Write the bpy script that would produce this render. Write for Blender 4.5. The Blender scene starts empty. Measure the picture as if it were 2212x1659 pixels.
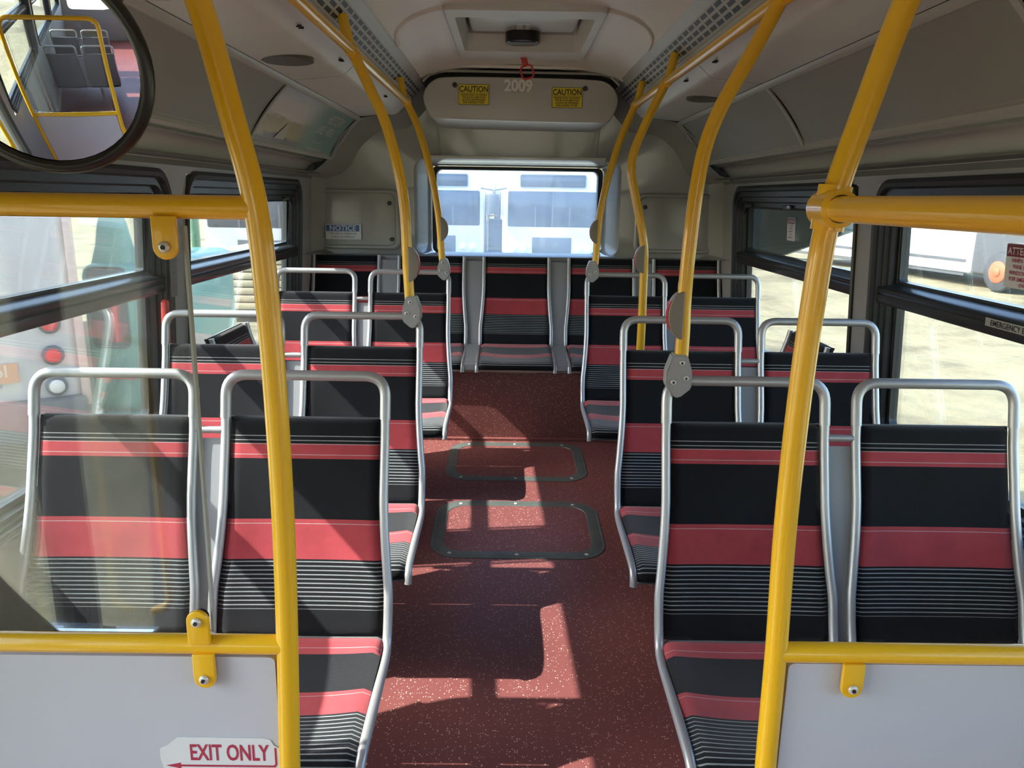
import bpy, bmesh, math, random
from mathutils import Vector, Matrix, Quaternion
random.seed(7)
C = bpy.context.scene.collection
SC = bpy.context.scene
PI = math.pi

# ---------------------------------------------------------------- camera, light, exposure
FPX, PITCH, YAW, ROLL = 1661.0, 0.2384, 0.0067, 0.0153
CAMX, CAMZ = -0.0479, 1.45
cam = bpy.data.cameras.new('camera'); cam_o = bpy.data.objects.new('camera', cam); C.objects.link(cam_o)
cam.sensor_fit = 'HORIZONTAL'; cam.sensor_width = 36.0; cam.lens = 36.0*FPX/2212.0
cam.clip_start = 0.02; cam.clip_end = 400
fwd = Vector((math.sin(YAW)*math.cos(PITCH), math.cos(YAW)*math.cos(PITCH), -math.sin(PITCH)))
right0 = Vector((math.cos(YAW), -math.sin(YAW), 0)); up0 = right0.cross(fwd)
r_ = right0*math.cos(ROLL) + up0*math.sin(ROLL); u_ = -right0*math.sin(ROLL) + up0*math.cos(ROLL)
M = Matrix((r_, u_, -fwd)).transposed().to_4x4(); M.translation = Vector((CAMX, 0, CAMZ))
cam_o.matrix_world = M
SC.camera = cam_o
SUN_DIR = Vector((1.0, 0.125, -0.98)).normalized()
world = bpy.data.worlds.new('world'); SC.world = world; world.use_nodes = True
wn = world.node_tree; wn.nodes.clear()
sky = wn.nodes.new('ShaderNodeTexSky'); sky.sky_type = 'NISHITA'; sky.sun_disc = False
sky.sun_elevation = math.asin(-SUN_DIR.z)
sky.sun_rotation = math.atan2(-SUN_DIR.x, -SUN_DIR.y)
sky.dust_density = 2.0; sky.ozone_density = 1.2
bg = wn.nodes.new('ShaderNodeBackground'); bg.inputs['Strength'].default_value = 0.72
wo = wn.nodes.new('ShaderNodeOutputWorld')
wn.links.new(sky.outputs[0], bg.inputs['Color']); wn.links.new(bg.outputs[0], wo.inputs['Surface'])
sl = bpy.data.lights.new('sun', 'SUN'); sl.energy = 10.0; sl.angle = math.radians(0.55); sl.color = (1.0, 0.95, 0.88)
so = bpy.data.objects.new('sun', sl); C.objects.link(so)
so.rotation_mode = 'QUATERNION'; so.rotation_quaternion = SUN_DIR.to_track_quat('-Z', 'Y')
so.location = (-6, -1, 8)
SC.view_settings.view_transform = 'Standard'; SC.view_settings.look = 'None'
SC.view_settings.gamma = 1.0; SC.view_settings.use_curve_mapping = False
SC.view_settings.exposure = 0.92
SC.render.engine = 'CYCLES'
cy = SC.cycles
cy.use_denoising = True; cy.max_bounces = 12; cy.diffuse_bounces = 8; cy.transparent_max_bounces = 24
cy.glossy_bounces = 4; cy.sample_clamp_indirect = 6.0; cy.caustics_reflective = False; cy.caustics_refractive = False

# ---------------------------------------------------------------- materials
def nt(name):
    m = bpy.data.materials.new(name); m.use_nodes = True
    t = m.node_tree; b = t.nodes['Principled BSDF']; return m, t, b
def mat(name, col, rough=0.5, metal=0.0, spec=0.5, bump=0.0, bscale=300.0, coat=0.0, var=0.0, vscale=4.0):
    m, t, b = nt(name)
    b.inputs['Base Color'].default_value = (*col, 1); b.inputs['Roughness'].default_value = rough
    b.inputs['Metallic'].default_value = metal; b.inputs['Specular IOR Level'].default_value = spec
    b.inputs['Coat Weight'].default_value = coat; b.inputs['Coat Roughness'].default_value = 0.08
    if var or bump:
        tc = t.nodes.new('ShaderNodeTexCoord')
    if var:
        n = t.nodes.new('ShaderNodeTexNoise'); n.inputs['Scale'].default_value = vscale; n.inputs['Detail'].default_value = 5
        t.links.new(tc.outputs['Object'], n.inputs['Vector'])
        mr = t.nodes.new('ShaderNodeMapRange'); mr.inputs['From Min'].default_value = .3; mr.inputs['From Max'].default_value = .7
        mr.inputs['To Min'].default_value = 1-var; mr.inputs['To Max'].default_value = 1+var
        t.links.new(n.outputs['Fac'], mr.inputs['Value'])
        mx = t.nodes.new('ShaderNodeMix'); mx.data_type = 'RGBA'; mx.blend_type = 'MULTIPLY'; mx.inputs['Factor'].default_value = 1
        mx.inputs['A'].default_value = (*col, 1); t.links.new(mr.outputs[0], mx.inputs['B']); t.links.new(mx.outputs['Result'], b.inputs['Base Color'])
    if bump:
        n2 = t.nodes.new('ShaderNodeTexNoise'); n2.inputs['Scale'].default_value = bscale; n2.inputs['Detail'].default_value = 3
        t.links.new(tc.outputs['Object'], n2.inputs['Vector'])
        bp = t.nodes.new('ShaderNodeBump'); bp.inputs['Strength'].default_value = bump; bp.inputs['Distance'].default_value = 0.002
        t.links.new(n2.outputs['Fac'], bp.inputs['Height']); t.links.new(bp.outputs[0], b.inputs['Normal'])
    return m
def glass(name, tint=(0.93, 0.96, 0.95), dust=0.03, dustcol=(.8, .8, .78), refl=0.6):
    m = bpy.data.materials.new(name); m.use_nodes = True; t = m.node_tree; t.nodes.clear()
    o = t.nodes.new('ShaderNodeOutputMaterial'); tr = t.nodes.new('ShaderNodeBsdfTransparent'); tr.inputs[0].default_value = (*tint, 1)
    gl = t.nodes.new('ShaderNodeBsdfGlossy'); gl.inputs['Roughness'].default_value = 0.01
    fr = t.nodes.new('ShaderNodeFresnel'); fr.inputs['IOR'].default_value = 1.5
    mu = t.nodes.new('ShaderNodeMath'); mu.operation = 'MULTIPLY'; mu.inputs[1].default_value = refl
    t.links.new(fr.outputs[0], mu.inputs[0])
    mx = t.nodes.new('ShaderNodeMixShader'); t.links.new(mu.outputs[0], mx.inputs[0]); t.links.new(tr.outputs[0], mx.inputs[1]); t.links.new(gl.outputs[0], mx.inputs[2])
    df = t.nodes.new('ShaderNodeBsdfTranslucent'); df.inputs[0].default_value = (*dustcol, 1)
    d2 = t.nodes.new('ShaderNodeBsdfDiffuse'); d2.inputs[0].default_value = (*dustcol, 1)
    md = t.nodes.new('ShaderNodeMixShader'); md.inputs[0].default_value = .5; t.links.new(df.outputs[0], md.inputs[1]); t.links.new(d2.outputs[0], md.inputs[2])
    tc = t.nodes.new('ShaderNodeTexCoord'); n = t.nodes.new('ShaderNodeTexNoise'); n.inputs['Scale'].default_value = 3; n.inputs['Detail'].default_value = 6
    t.links.new(tc.outputs['Object'], n.inputs['Vector'])
    mr = t.nodes.new('ShaderNodeMapRange'); mr.inputs['From Min'].default_value = .3; mr.inputs['From Max'].default_value = .75
    mr.inputs['To Min'].default_value = dust*.6; mr.inputs['To Max'].default_value = dust*1.5
    t.links.new(n.outputs['Fac'], mr.inputs['Value'])
    m2 = t.nodes.new('ShaderNodeMixShader'); t.links.new(mr.outputs[0], m2.inputs[0]); t.links.new(mx.outputs[0], m2.inputs[1]); t.links.new(md.outputs[0], m2.inputs[2])
    t.links.new(m2.outputs[0], o.inputs['Surface']); return m

def fabric():
    m, t, b = nt('striped_fabric'); L = t.links
    b.inputs['Roughness'].default_value = .95; b.inputs['Specular IOR Level'].default_value = .15
    b.inputs['Sheen Weight'].default_value = .30; b.inputs['Sheen Roughness'].default_value = .45
    uv = t.nodes.new('ShaderNodeUVMap'); uv.uv_map = 'UVMap'
    sp = t.nodes.new('ShaderNodeSeparateXYZ'); L.new(uv.outputs[0], sp.inputs[0])
    K = (.0085, .0095, .0115, 1); R = (.43, .062, .072, 1); G = (.34, .35, .34, 1); GR = (.50, .34, .33, 1)
    def math_(op, a, bb):
        n = t.nodes.new('ShaderNodeMath'); n.operation = op
        for i, x in enumerate((a, bb)):
            if x is None: continue
            if isinstance(x, (int, float)): n.inputs[i].default_value = x
            else: L.new(x, n.inputs[i])
        return n.outputs[0]
    V = sp.outputs['Y']
    def fine(a, bnd, p, w):
        x = math_('FRACT', math_('DIVIDE', math_('SUBTRACT', V, a), p), None)
        return math_('MULTIPLY', math_('LESS_THAN', x, w), math_('MULTIPLY', math_('GREATER_THAN', V, a), math_('LESS_THAN', V, bnd)))
    def bands(lst):
        o_ = None
        for lo, hi in lst:
            k_ = math_('MULTIPLY', math_('GREATER_THAN', V, lo), math_('LESS_THAN', V, hi))
            o_ = k_ if o_ is None else math_('MAXIMUM', o_, k_)
        return o_
    def mixc(fac, A, B):
        n = t.nodes.new('ShaderNodeMix'); n.data_type = 'RGBA'; L.new(fac, n.inputs['Factor'])
        for nm, x in (('A', A), ('B', B)):
            if isinstance(x, tuple): n.inputs[nm].default_value = x
            else: L.new(x, n.inputs[nm])
        return n.outputs['Result']
    c1 = mixc(bands([(.0630, .0975), (.2435, .340), (.5640, .6140), (.733, .803)]), K, R)
    c1 = mixc(bands([(.0416, .0436), (.0524, .0544), (.5545, .5562), (.5600, .5615)]), c1, G)
    c1 = mixc(bands([(.0612, .0630), (.0870, .0888), (.2536, .2554), (.5930, .5948), (.7440, .7456)]), c1, GR)
    f = math_('MAXIMUM', fine(.3445, .4575, .01015, .27), fine(.8085, .9450, .0118, .24))
    mx = t.nodes.new('ShaderNodeMix'); mx.data_type = 'RGBA'; L.new(f, mx.inputs['Factor']); L.new(c1, mx.inputs['A']); mx.inputs['B'].default_value = (.30, .33, .33, 1)
    tc = t.nodes.new('ShaderNodeTexCoord')
    n = t.nodes.new('ShaderNodeTexNoise'); n.inputs['Scale'].default_value = 7; n.inputs['Detail'].default_value = 8; n.inputs['Roughness'].default_value = .7
    L.new(tc.outputs['Object'], n.inputs['Vector'])
    mr = t.nodes.new('ShaderNodeMapRange'); mr.inputs['From Min'].default_value = .3; mr.inputs['From Max'].default_value = .7; mr.inputs['To Min'].default_value = .82; mr.inputs['To Max'].default_value = 1.2
    L.new(n.outputs['Fac'], mr.inputs['Value'])
    m3 = t.nodes.new('ShaderNodeMix'); m3.data_type = 'RGBA'; m3.blend_type = 'MULTIPLY'; m3.inputs['Factor'].default_value = 1
    L.new(mx.outputs['Result'], m3.inputs['A']); L.new(mr.outputs[0], m3.inputs['B']); L.new(m3.outputs['Result'], b.inputs['Base Color'])
    n2 = t.nodes.new('ShaderNodeTexNoise'); n2.inputs['Scale'].default_value = 850; n2.inputs['Detail'].default_value = 2
    L.new(tc.outputs['Object'], n2.inputs['Vector'])
    bp = t.nodes.new('ShaderNodeBump'); bp.inputs['Strength'].default_value = .7; bp.inputs['Distance'].default_value = .0016
    L.new(n2.outputs['Fac'], bp.inputs['Height']); L.new(bp.outputs[0], b.inputs['Normal'])
    return m
def floor_mat():
    m, t, b = nt('speckled_red_floor'); L = t.links
    tc = t.nodes.new('ShaderNodeTexCoord')
    v = t.nodes.new('ShaderNodeTexVoronoi'); v.inputs['Scale'].default_value = 150; L.new(tc.outputs['Object'], v.inputs['Vector'])
    sp = t.nodes.new('ShaderNodeSeparateColor'); L.new(v.outputs['Color'], sp.inputs[0])
    th = t.nodes.new('ShaderNodeMapRange'); th.inputs['From Min'].default_value = .35; th.inputs['From Max'].default_value = 1; th.inputs['To Min'].default_value = .0; th.inputs['To Max'].default_value = .36
    L.new(sp.outputs[0], th.inputs['Value'])
    lt = t.nodes.new('ShaderNodeMath'); lt.operation = 'LESS_THAN'; L.new(v.outputs['Distance'], lt.inputs[0]); L.new(th.outputs[0], lt.inputs[1])
    n = t.nodes.new('ShaderNodeTexNoise'); n.inputs['Scale'].default_value = 2.5; n.inputs['Detail'].default_value = 8; n.inputs['Roughness'].default_value = .65; L.new(tc.outputs['Object'], n.inputs['Vector'])
    cr = t.nodes.new('ShaderNodeMix'); cr.data_type = 'RGBA'; cr.inputs['A'].default_value = (.15, .044, .041, 1); cr.inputs['B'].default_value = (.25, .080, .072, 1); L.new(n.outputs['Fac'], cr.inputs['Factor'])
    mx = t.nodes.new('ShaderNodeMix'); mx.data_type = 'RGBA'; L.new(lt.outputs[0], mx.inputs['Factor']); L.new(cr.outputs['Result'], mx.inputs['A']); mx.inputs['B'].default_value = (.62, .42, .33, 1)
    L.new(mx.outputs['Result'], b.inputs['Base Color'])
    b.inputs['Roughness'].default_value = .42; b.inputs['Specular IOR Level'].default_value = .5
    n2 = t.nodes.new('ShaderNodeTexNoise'); n2.inputs['Scale'].default_value = 160; L.new(tc.outputs['Object'], n2.inputs['Vector'])
    bp = t.nodes.new('ShaderNodeBump'); bp.inputs['Strength'].default_value = .25; bp.inputs['Distance'].default_value = .001
    L.new(n2.outputs['Fac'], bp.inputs['Height']); L.new(bp.outputs[0], b.inputs['Normal'])
    return m
def sand_mat():
    m, t, b = nt('dry_sandy_ground'); L = t.links
    tc = t.nodes.new('ShaderNodeTexCoord')
    n = t.nodes.new('ShaderNodeTexNoise'); n.inputs['Scale'].default_value = .45; n.inputs['Detail'].default_value = 12; n.inputs['Roughness'].default_value = .62; n.inputs['Distortion'].default_value = .6
    L.new(tc.outputs['Object'], n.inputs['Vector'])
    cr = t.nodes.new('ShaderNodeValToRGB'); e = cr.color_ramp
    e.elements[0].position = .32; e.elements[0].color = (.12, .105, .06, 1); e.elements[1].position = .62; e.elements[1].color = (.30, .275, .16, 1)
    k = e.elements.new(.47); k.color = (.25, .225, .13, 1)
    L.new(n.outputs['Fac'], cr.inputs['Fac']); L.new(cr.outputs[0], b.inputs['Base Color']); b.inputs['Roughness'].default_value = .95
    n2 = t.nodes.new('ShaderNodeTexNoise'); n2.inputs['Scale'].default_value = 3; n2.inputs['Detail'].default_value = 12; L.new(tc.outputs['Object'], n2.inputs['Vector'])
    bp = t.nodes.new('ShaderNodeBump'); bp.inputs['Strength'].default_value = .7; bp.inputs['Distance'].default_value = .12
    L.new(n2.outputs['Fac'], bp.inputs['Height']); L.new(bp.outputs[0], b.inputs['Normal'])
    return m
def vent_mat():
    m, t, b = nt('slotted_vent'); L = t.links
    uv = t.nodes.new('ShaderNodeUVMap'); uv.uv_map = 'UVMap'; sp = t.nodes.new('ShaderNodeSeparateXYZ'); L.new(uv.outputs[0], sp.inputs[0])
    def band(src, period, lo, hi):
        d = t.nodes.new('ShaderNodeMath'); d.operation = 'DIVIDE'; L.new(src, d.inputs[0]); d.inputs[1].default_value = period
        fr = t.nodes.new('ShaderNodeMath'); fr.operation = 'FRACT'; L.new(d.outputs[0], fr.inputs[0])
        g = t.nodes.new('ShaderNodeMath'); g.operation = 'GREATER_THAN'; L.new(fr.outputs[0], g.inputs[0]); g.inputs[1].default_value = lo
        l = t.nodes.new('ShaderNodeMath'); l.operation = 'LESS_THAN'; L.new(fr.outputs[0], l.inputs[0]); l.inputs[1].default_value = hi
        k = t.nodes.new('ShaderNodeMath'); k.operation = 'MULTIPLY'; L.new(g.outputs[0], k.inputs[0]); L.new(l.outputs[0], k.inputs[1]); return k.outputs[0]
    a = band(sp.outputs['X'], .085, .12, .90); c = band(sp.outputs['Y'], .0235, .2, .80)
    k = t.nodes.new('ShaderNodeMath'); k.operation = 'MULTIPLY'; L.new(a, k.inputs[0]); L.new(c, k.inputs[1])
    mx = t.nodes.new('ShaderNodeMix'); mx.data_type = 'RGBA'; L.new(k.outputs[0], mx.inputs['Factor']); mx.inputs['A'].default_value = (.42, .40, .36, 1); mx.inputs['B'].default_value = (.012, .012, .012, 1)
    L.new(mx.outputs['Result'], b.inputs['Base Color']); b.inputs['Roughness'].default_value = .5
    return m
def poster_mat():
    m, t, b = nt('poster_print'); L = t.links
    uv = t.nodes.new('ShaderNodeUVMap'); uv.uv_map = 'UVMap'; sp = t.nodes.new('ShaderNodeSeparateXYZ'); L.new(uv.outputs[0], sp.inputs[0])
    # left: pale sky over golden trees; right: teal field
    sk = t.nodes.new('ShaderNodeValToRGB'); e = sk.color_ramp
    e.elements[0].position = 0; e.elements[0].color = (.10, .075, .075, 1); e.elements[1].position = 1; e.elements[1].color = (.42, .48, .60, 1)
    for p, c in ((.12, (.16, .11, .08, 1)), (.2, (.42, .34, .14, 1)), (.42, (.36, .29, .13, 1)), (.5, (.64, .58, .52, 1)), (.75, (.60, .60, .62, 1))):
        k = e.elements.new(p); k.color = c
    n = t.nodes.new('ShaderNodeTexNoise'); n.inputs['Scale'].default_value = 9; n.inputs['Detail'].default_value = 8; L.new(uv.outputs[0], n.inputs['Vector'])
    ad = t.nodes.new('ShaderNodeMath'); ad.operation = 'MULTIPLY_ADD'; L.new(n.outputs['Fac'], ad.inputs[0]); ad.inputs[1].default_value = .34
    sb = t.nodes.new('ShaderNodeMath'); sb.operation = 'SUBTRACT'; L.new(sp.outputs['Y'], sb.inputs[1]); sb.inputs[0].default_value = .83
    L.new(sb.outputs[0], ad.inputs[2]); L.new(ad.outputs[0], sk.inputs['Fac'])
    mr = t.nodes.new('ShaderNodeMapRange'); mr.interpolation_type = 'SMOOTHSTEP'; mr.inputs['From Min'].default_value = .32; mr.inputs['From Max'].default_value = .62; L.new(sp.outputs['X'], mr.inputs['Value'])
    mx = t.nodes.new('ShaderNodeMix'); mx.data_type = 'RGBA'; L.new(mr.outputs[0], mx.inputs['Factor']); L.new(sk.outputs[0], mx.inputs['A']); mx.inputs['B'].default_value = (.20, .35, .32, 1)
    L.new(mx.outputs['Result'], b.inputs['Base Color']); b.inputs['Roughness'].default_value = .3
    return m

FAB = fabric(); FLOOR = floor_mat(); SAND = sand_mat(); VENT = vent_mat(); POSTER = poster_mat()
YEL = mat('yellow_enamel', (.86, .495, .014), .28, 0, .5, coat=.5)
STEEL = mat('satin_grey_tube', (.47, .475, .475), .40, .55, .5)
SPACER = mat('grey_seat_shell', (.30, .31, .32), .45, .1)
SHELL = mat('dark_seat_back_shell', (.16, .165, .17), .5)
CAST = mat('cast_grey_bracket', (.36, .37, .37), .42, .35, bump=.1, bscale=500)
BOLT = mat('bright_bolt', (.66, .65, .62), .3, .25)
DARKHOLE = mat('dark_hole', (.01, .01, .01), .6)
CEIL = mat('cream_grey_moulding', (.81, .80, .755), .42, var=.05, vscale=2.0)
PANELM = mat('light_grey_moulding', (.62, .635, .61), .40, var=.04)
LIP = mat('beige_moulding', (.58, .58, .545), .38)
ADBLANK = mat('taupe_panel', (.275, .283, .26), .55, var=.04, vscale=3)
RAILM = mat('grey_trim_rail', (.41, .415, .39), .4)
STRIP = mat('glossy_cream_strip', (.72, .725, .69), .16, coat=.8)
WALLM = mat('grey_wall_panel', (.33, .325, .31), .5, var=.05)
OVERW = mat('grey_felt_band', (.17, .18, .165), .9)
REARM = mat('glossy_taupe_fibreglass', (.35, .355, .33), .22, coat=.5, var=.03)
LEDGE = mat('grey_ledge', (.27, .285, .28), .4)
RUBBER = mat('black_window_rubber', (.028, .032, .034), .42)
ALUBLK = mat('black_aluminium_frame', (.035, .042, .045), .28, .2, coat=.3)
HEAD = mat('pale_grey_cover', (.60, .605, .585), .38, var=.05, vscale=5)
WHITEP = mat('white_laminate_panel', (.53, .55, .60), .30, var=.01)
MIRR = mat('mirror_silver', (.86, .87, .86), .01, 1)
BLKPL = mat('black_plastic', (.012, .012, .011), .3)
HATCHR = mat('worn_aluminium_ring', (.15, .17, .155), .45, .4, var=.15, vscale=9)
BUTTON = mat('grey_button_housing', (.24, .225, .20), .45)
REDL = mat('red_label', (.50, .03, .03), .4)
REDP = mat('red_plastic', (.62, .05, .04), .4)
WHT = mat('white_ink', (.80, .80, .78), .5)
BLKI = mat('black_ink', (.02, .02, .02), .5)
YELS = mat('yellow_sticker', (.86, .70, .03), .4)
BLUES = mat('blue_sticker', (.03, .12, .36), .4)
GREYI = mat('grey_ink', (.25, .26, .27), .5)
PINKI = mat('magenta_red_ink', (.42, .035, .075), .4)
STKW = mat('white_sticker', (.72, .75, .76), .35)
GL = glass('window_glass', (.92, .95, .95), .012)
GLR = glass('hazy_rear_glass', (.80, .87, .94), .22, (.68, .78, .90))
GLP = glass('partition_glass', (.95, .97, .96), .022, refl=1.0)
GLD = glass('door_glass', (.9, .94, .93), .02)

# ---------------------------------------------------------------- object helpers
def link(o): C.objects.link(o); return o
def from_bm(name, bm, m, parent=None, smooth=True, angle=35):
    me = bpy.data.meshes.new(name)
    bmesh.ops.remove_doubles(bm, verts=bm.verts, dist=1e-6)
    bm.to_mesh(me); bm.free()
    for mm in (m if isinstance(m, (list, tuple)) else [m]): me.materials.append(mm)
    if smooth:
        for p in me.polygons: p.use_smooth = True
        me.set_sharp_from_angle(angle=math.radians(angle))
    o = bpy.data.objects.new(name, me); link(o)
    if parent is not None: o.parent = parent
    return o
def empty(name, loc=(0, 0, 0), rotz=0):
    o = bpy.data.objects.new(name, None); link(o); o.location = loc; o.rotation_euler = (0, 0, rotz); o.empty_display_size = .05
    return o
def tag(o, label, cat, group=None, kind=None):
    o['label'] = label; o['category'] = cat
    if group: o['group'] = group
    if kind: o['kind'] = kind
    return o
def struct(o): o['kind'] = 'structure'; return o
def copy_tree(o, parent=None):
    c = o.copy(); C.objects.link(c); c.parent = parent
    for ch in list(o.children): copy_tree(ch, c)
    return c
def bx(bm, x0, x1, y0, y1, z0, z1, mi=0, bev=0.0, seg=2):
    r = bmesh.ops.create_cube(bm, size=1)
    vs = r['verts']
    for v in vs:
        v.co = Vector((x0+(v.co.x+.5)*(x1-x0), y0+(v.co.y+.5)*(y1-y0), z0+(v.co.z+.5)*(z1-z0)))
    fs = list({f for v in vs for f in v.link_faces})
    for f in fs: f.material_index = mi
    if bev > 0:
        es = list({e for v in vs for e in v.link_edges})
        bmesh.ops.bevel(bm, geom=es, offset=bev, segments=seg, affect='EDGES', profile=.5)
    return bm
def box(name, x0, x1, y0, y1, z0, z1, m, parent=None, bev=0.0, seg=2):
    bm = bmesh.new(); bx(bm, x0, x1, y0, y1, z0, z1, 0, bev, seg); return from_bm(name, bm, m, parent)
def smooth_path(pts, n=6):
    P = [Vector(p) for p in pts]; out = []
    for i in range(len(P)-1):
        p0 = P[max(i-1, 0)]; p1 = P[i]; p2 = P[i+1]; p3 = P[min(i+2, len(P)-1)]
        for k in range(n):
            t = k/n
            out.append(.5*((2*p1)+(-p0+p2)*t+(2*p0-5*p1+4*p2-p3)*t*t+(-p0+3*p1-3*p2+p3)*t**3))
    out.append(P[-1]); return out
def round_path(pts, r=.03, n=6):
    P = [Vector(p) for p in pts]; out = [P[0]]
    for i in range(1, len(P)-1):
        a = P[i-1]-P[i]; b = P[i+1]-P[i]; rr = min(r if not isinstance(r, (list, tuple)) else r[i-1], a.length*.49, b.length*.49)
        A = P[i]+a.normalized()*rr; B = P[i]+b.normalized()*rr
        for k in range(n+1):
            t = k/n; out.append((1-t)**2*A+2*t*(1-t)*P[i]+t*t*B)
    out.append(P[-1]); return out
def tube_bm(bm, path, r, seg=12, caps=True):
    P = [Vector(p) for p in path]; rings = []; nrm = None
    for i, p in enumerate(P):
        j, k = min(i+1, len(P)-1), max(i-1, 0)
        while (P[j]-P[k]).length < 1e-7:
            if j < len(P)-1: j += 1
            elif k > 0: k -= 1
            else: break
        d = (P[j]-P[k]).normalized()
        if nrm is None:
            a = Vector((0, 0, 1)) if abs(d.z) < .9 else Vector((1, 0, 0)); nrm = d.cross(a).normalized()
        else: nrm = (nrm-d*nrm.dot(d)).normalized()
        bn = d.cross(nrm); rr = r[i] if isinstance(r, (list, tuple)) else r
        rings.append([bm.verts.new(p+(nrm*math.cos(2*PI*k/seg)+bn*math.sin(2*PI*k/seg))*rr) for k in range(seg)])
    for a, b in zip(rings, rings[1:]):
        for k in range(seg): bm.faces.new((a[k], a[(k+1) % seg], b[(k+1) % seg], b[k]))
    if caps:
        bm.faces.new(rings[0][::-1]); bm.faces.new(rings[-1])
    return bm
def tube(name, path, r, m, parent=None, seg=16):
    bm = bmesh.new(); tube_bm(bm, path, r, seg)
    bmesh.ops.recalc_face_normals(bm, faces=bm.faces)
    return from_bm(name, bm, m, parent, angle=50)
def prism_bm(bm, outline, ax, d0, d1, mi=0):
    """outline: 2D points; ax: function (a,b,d)->3D"""
    A = [bm.verts.new(ax(a, b, d0)) for a, b in outline]; B = [bm.verts.new(ax(a, b, d1)) for a, b in outline]
    n = len(A); fs = [bm.faces.new(A[::-1]), bm.faces.new(B)]
    for i in range(n): fs.append(bm.faces.new((A[i], A[(i+1) % n], B[(i+1) % n], B[i])))
    for f in fs: f.material_index = mi
    return fs
def prism(name, outline, ax, d0, d1, m, parent=None, bev=0.0):
    bm = bmesh.new(); prism_bm(bm, outline, ax, d0, d1)
    bmesh.ops.recalc_face_normals(bm, faces=bm.faces)
    if bev:
        es = [e for e in bm.edges if len(e.link_faces) == 2 and e.calc_face_angle(0) > .9]
        bmesh.ops.bevel(bm, geom=es, offset=bev, segments=3, affect='EDGES', profile=.5)
    return from_bm(name, bm, m, parent)
AXY = lambda a, b, d: Vector((a, d, b))      # outline in XZ, extruded along Y
AXX = lambda a, b, d: Vector((d, a, b))      # outline in YZ, extruded along X
AXZ = lambda a, b, d: Vector((a, b, d))      # outline in XY, extruded along Z
def rrect(x0, x1, y0, y1, r, n=6):
    out = []
    for cx, cy, a0 in ((x1-r, y1-r, 0), (x0+r, y1-r, PI/2), (x0+r, y0+r, PI), (x1-r, y0+r, 3*PI/2)):
        for k in range(n+1):
            a = a0+PI/2*k/n; out.append((cx+r*math.cos(a), cy+r*math.sin(a)))
    return out
def loft(bm, conts, close=True, mi=0):
    V = [[bm.verts.new(p) for p in c] for c in conts]; n = len(V[0])
    for a, b in zip(V, V[1:]):
        for k in range(n if close else n-1):
            f = bm.faces.new((a[k], a[(k+1) % n], b[(k+1) % n], b[k])); f.material_index = mi
    return V
def cyl(name, c, axis, r, h, m, parent=None, seg=20, bev=0):
    a = Vector(axis).normalized(); c = Vector(c)
    if bev: return tube(name, [c-a*h/2, c-a*h/2, c-a*(h/2-bev), c+a*(h/2-bev), c+a*h/2], [r-bev, r-bev, r, r, r-bev], m, parent, seg)
    return tube(name, [c-a*h/2, c+a*h/2], r, m, parent, seg)
def text_verts(s, size, align='LEFT', shear=0, sx=1.0, bold=0.0):
    cu = bpy.data.curves.new('lettering', 'FONT'); cu.body = s; cu.size = size; cu.align_x = align; cu.extrude = 0; cu.offset = bold; cu.shear = shear; cu.resolution_u = 3
    o = bpy.data.objects.new('lettering', cu); C.objects.link(o)
    bpy.context.view_layer.update()
    me = bpy.data.meshes.new_from_object(o.evaluated_get(bpy.context.evaluated_depsgraph_get()))
    bpy.data.objects.remove(o); bpy.data.curves.remove(cu)
    for v in me.vertices: v.co.x *= sx
    return me
def text(name, s, size, fn, m, parent=None, align='LEFT', sx=1.0, bold=0.0, shear=0):
    me = text_verts(s, size, align, shear, sx, bold); me.name = name
    for v in me.vertices: v.co = fn(v.co.x, v.co.y)
    me.materials.append(m); o = bpy.data.objects.new(name, me); link(o)
    if parent is not None: o.parent = parent
    return o

def WX(z, off=0.0): return 1.20+off+(1.56-z)*.06
def FZ(y): return .12-.0463*(4.15-y)

# ---------------------------------------------------------------- floor and shell
def slab(name, pts, m, x0=-1.3, x1=1.3, **k):      # YZ outline swept over X
    return struct(prism(name, pts, AXX, x0, x1, m, **k))
slab('floor', [(1.30, FZ(1.30)), (5.05, FZ(5.05)), (5.05, -.55), (-6.2, -.55), (-6.2, -.35), (1.0, -.35), (1.0, -.17), (1.30, -.17)], FLOOR)
o = slab('trim_1', [(4.150, .10), (4.156, .56), (5.05, .56), (5.05, .10)], FLOOR, -1.23, 1.23)       # riser under the rear bench
box('trim_2', -1.22, 1.22, 4.12, 4.150, FZ(4.14), FZ(4.14)+.012, FLOOR); struct(bpy.data.objects['trim_2'])

def side_wall(side, name, openings, y0=-6.2, y1=5.10):
    bm = bmesh.new(); s = side
    def quad(ya, yb, za, zb):
        A = [(ya, za), (yb, za), (yb, zb), (ya, zb)]
        inn = [bm.verts.new((s*WX(z), y, z)) for y, z in A]; out = [bm.verts.new((s*(WX(z)+.085), y, z)) for y, z in A]
        bm.faces.new(inn); bm.faces.new(out[::-1])
        for i in range(4): bm.faces.new((inn[i], inn[(i+1) % 4], out[(i+1) % 4], out[i]))
    top, bot = 1.56, -.55
    ys = y0
    for (a, b, z0, z1) in openings:
        quad(ys, a, bot, top)
        if z0 > bot: quad(a, b, bot, z0)
        quad(a, b, z1, top); ys = b
    quad(ys, y1, bot, top)
    bmesh.ops.recalc_face_normals(bm, faces=bm.faces)
    return struct(from_bm(name, bm, WALLM, smooth=False))
WZ0, WZ1 = .615, 1.525
wins = [(-5.6, -4.0), (-3.85, -2.3), (-2.15, -.6), (-.45, 1.0), (1.13, 2.70), (2.83, 4.40)]
side_wall(1, 'wall_right', [(a+.012, b-.012, WZ0+.012, WZ1-.012) for a, b in wins])
wl = [(a, b) for a, b in wins]
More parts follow.
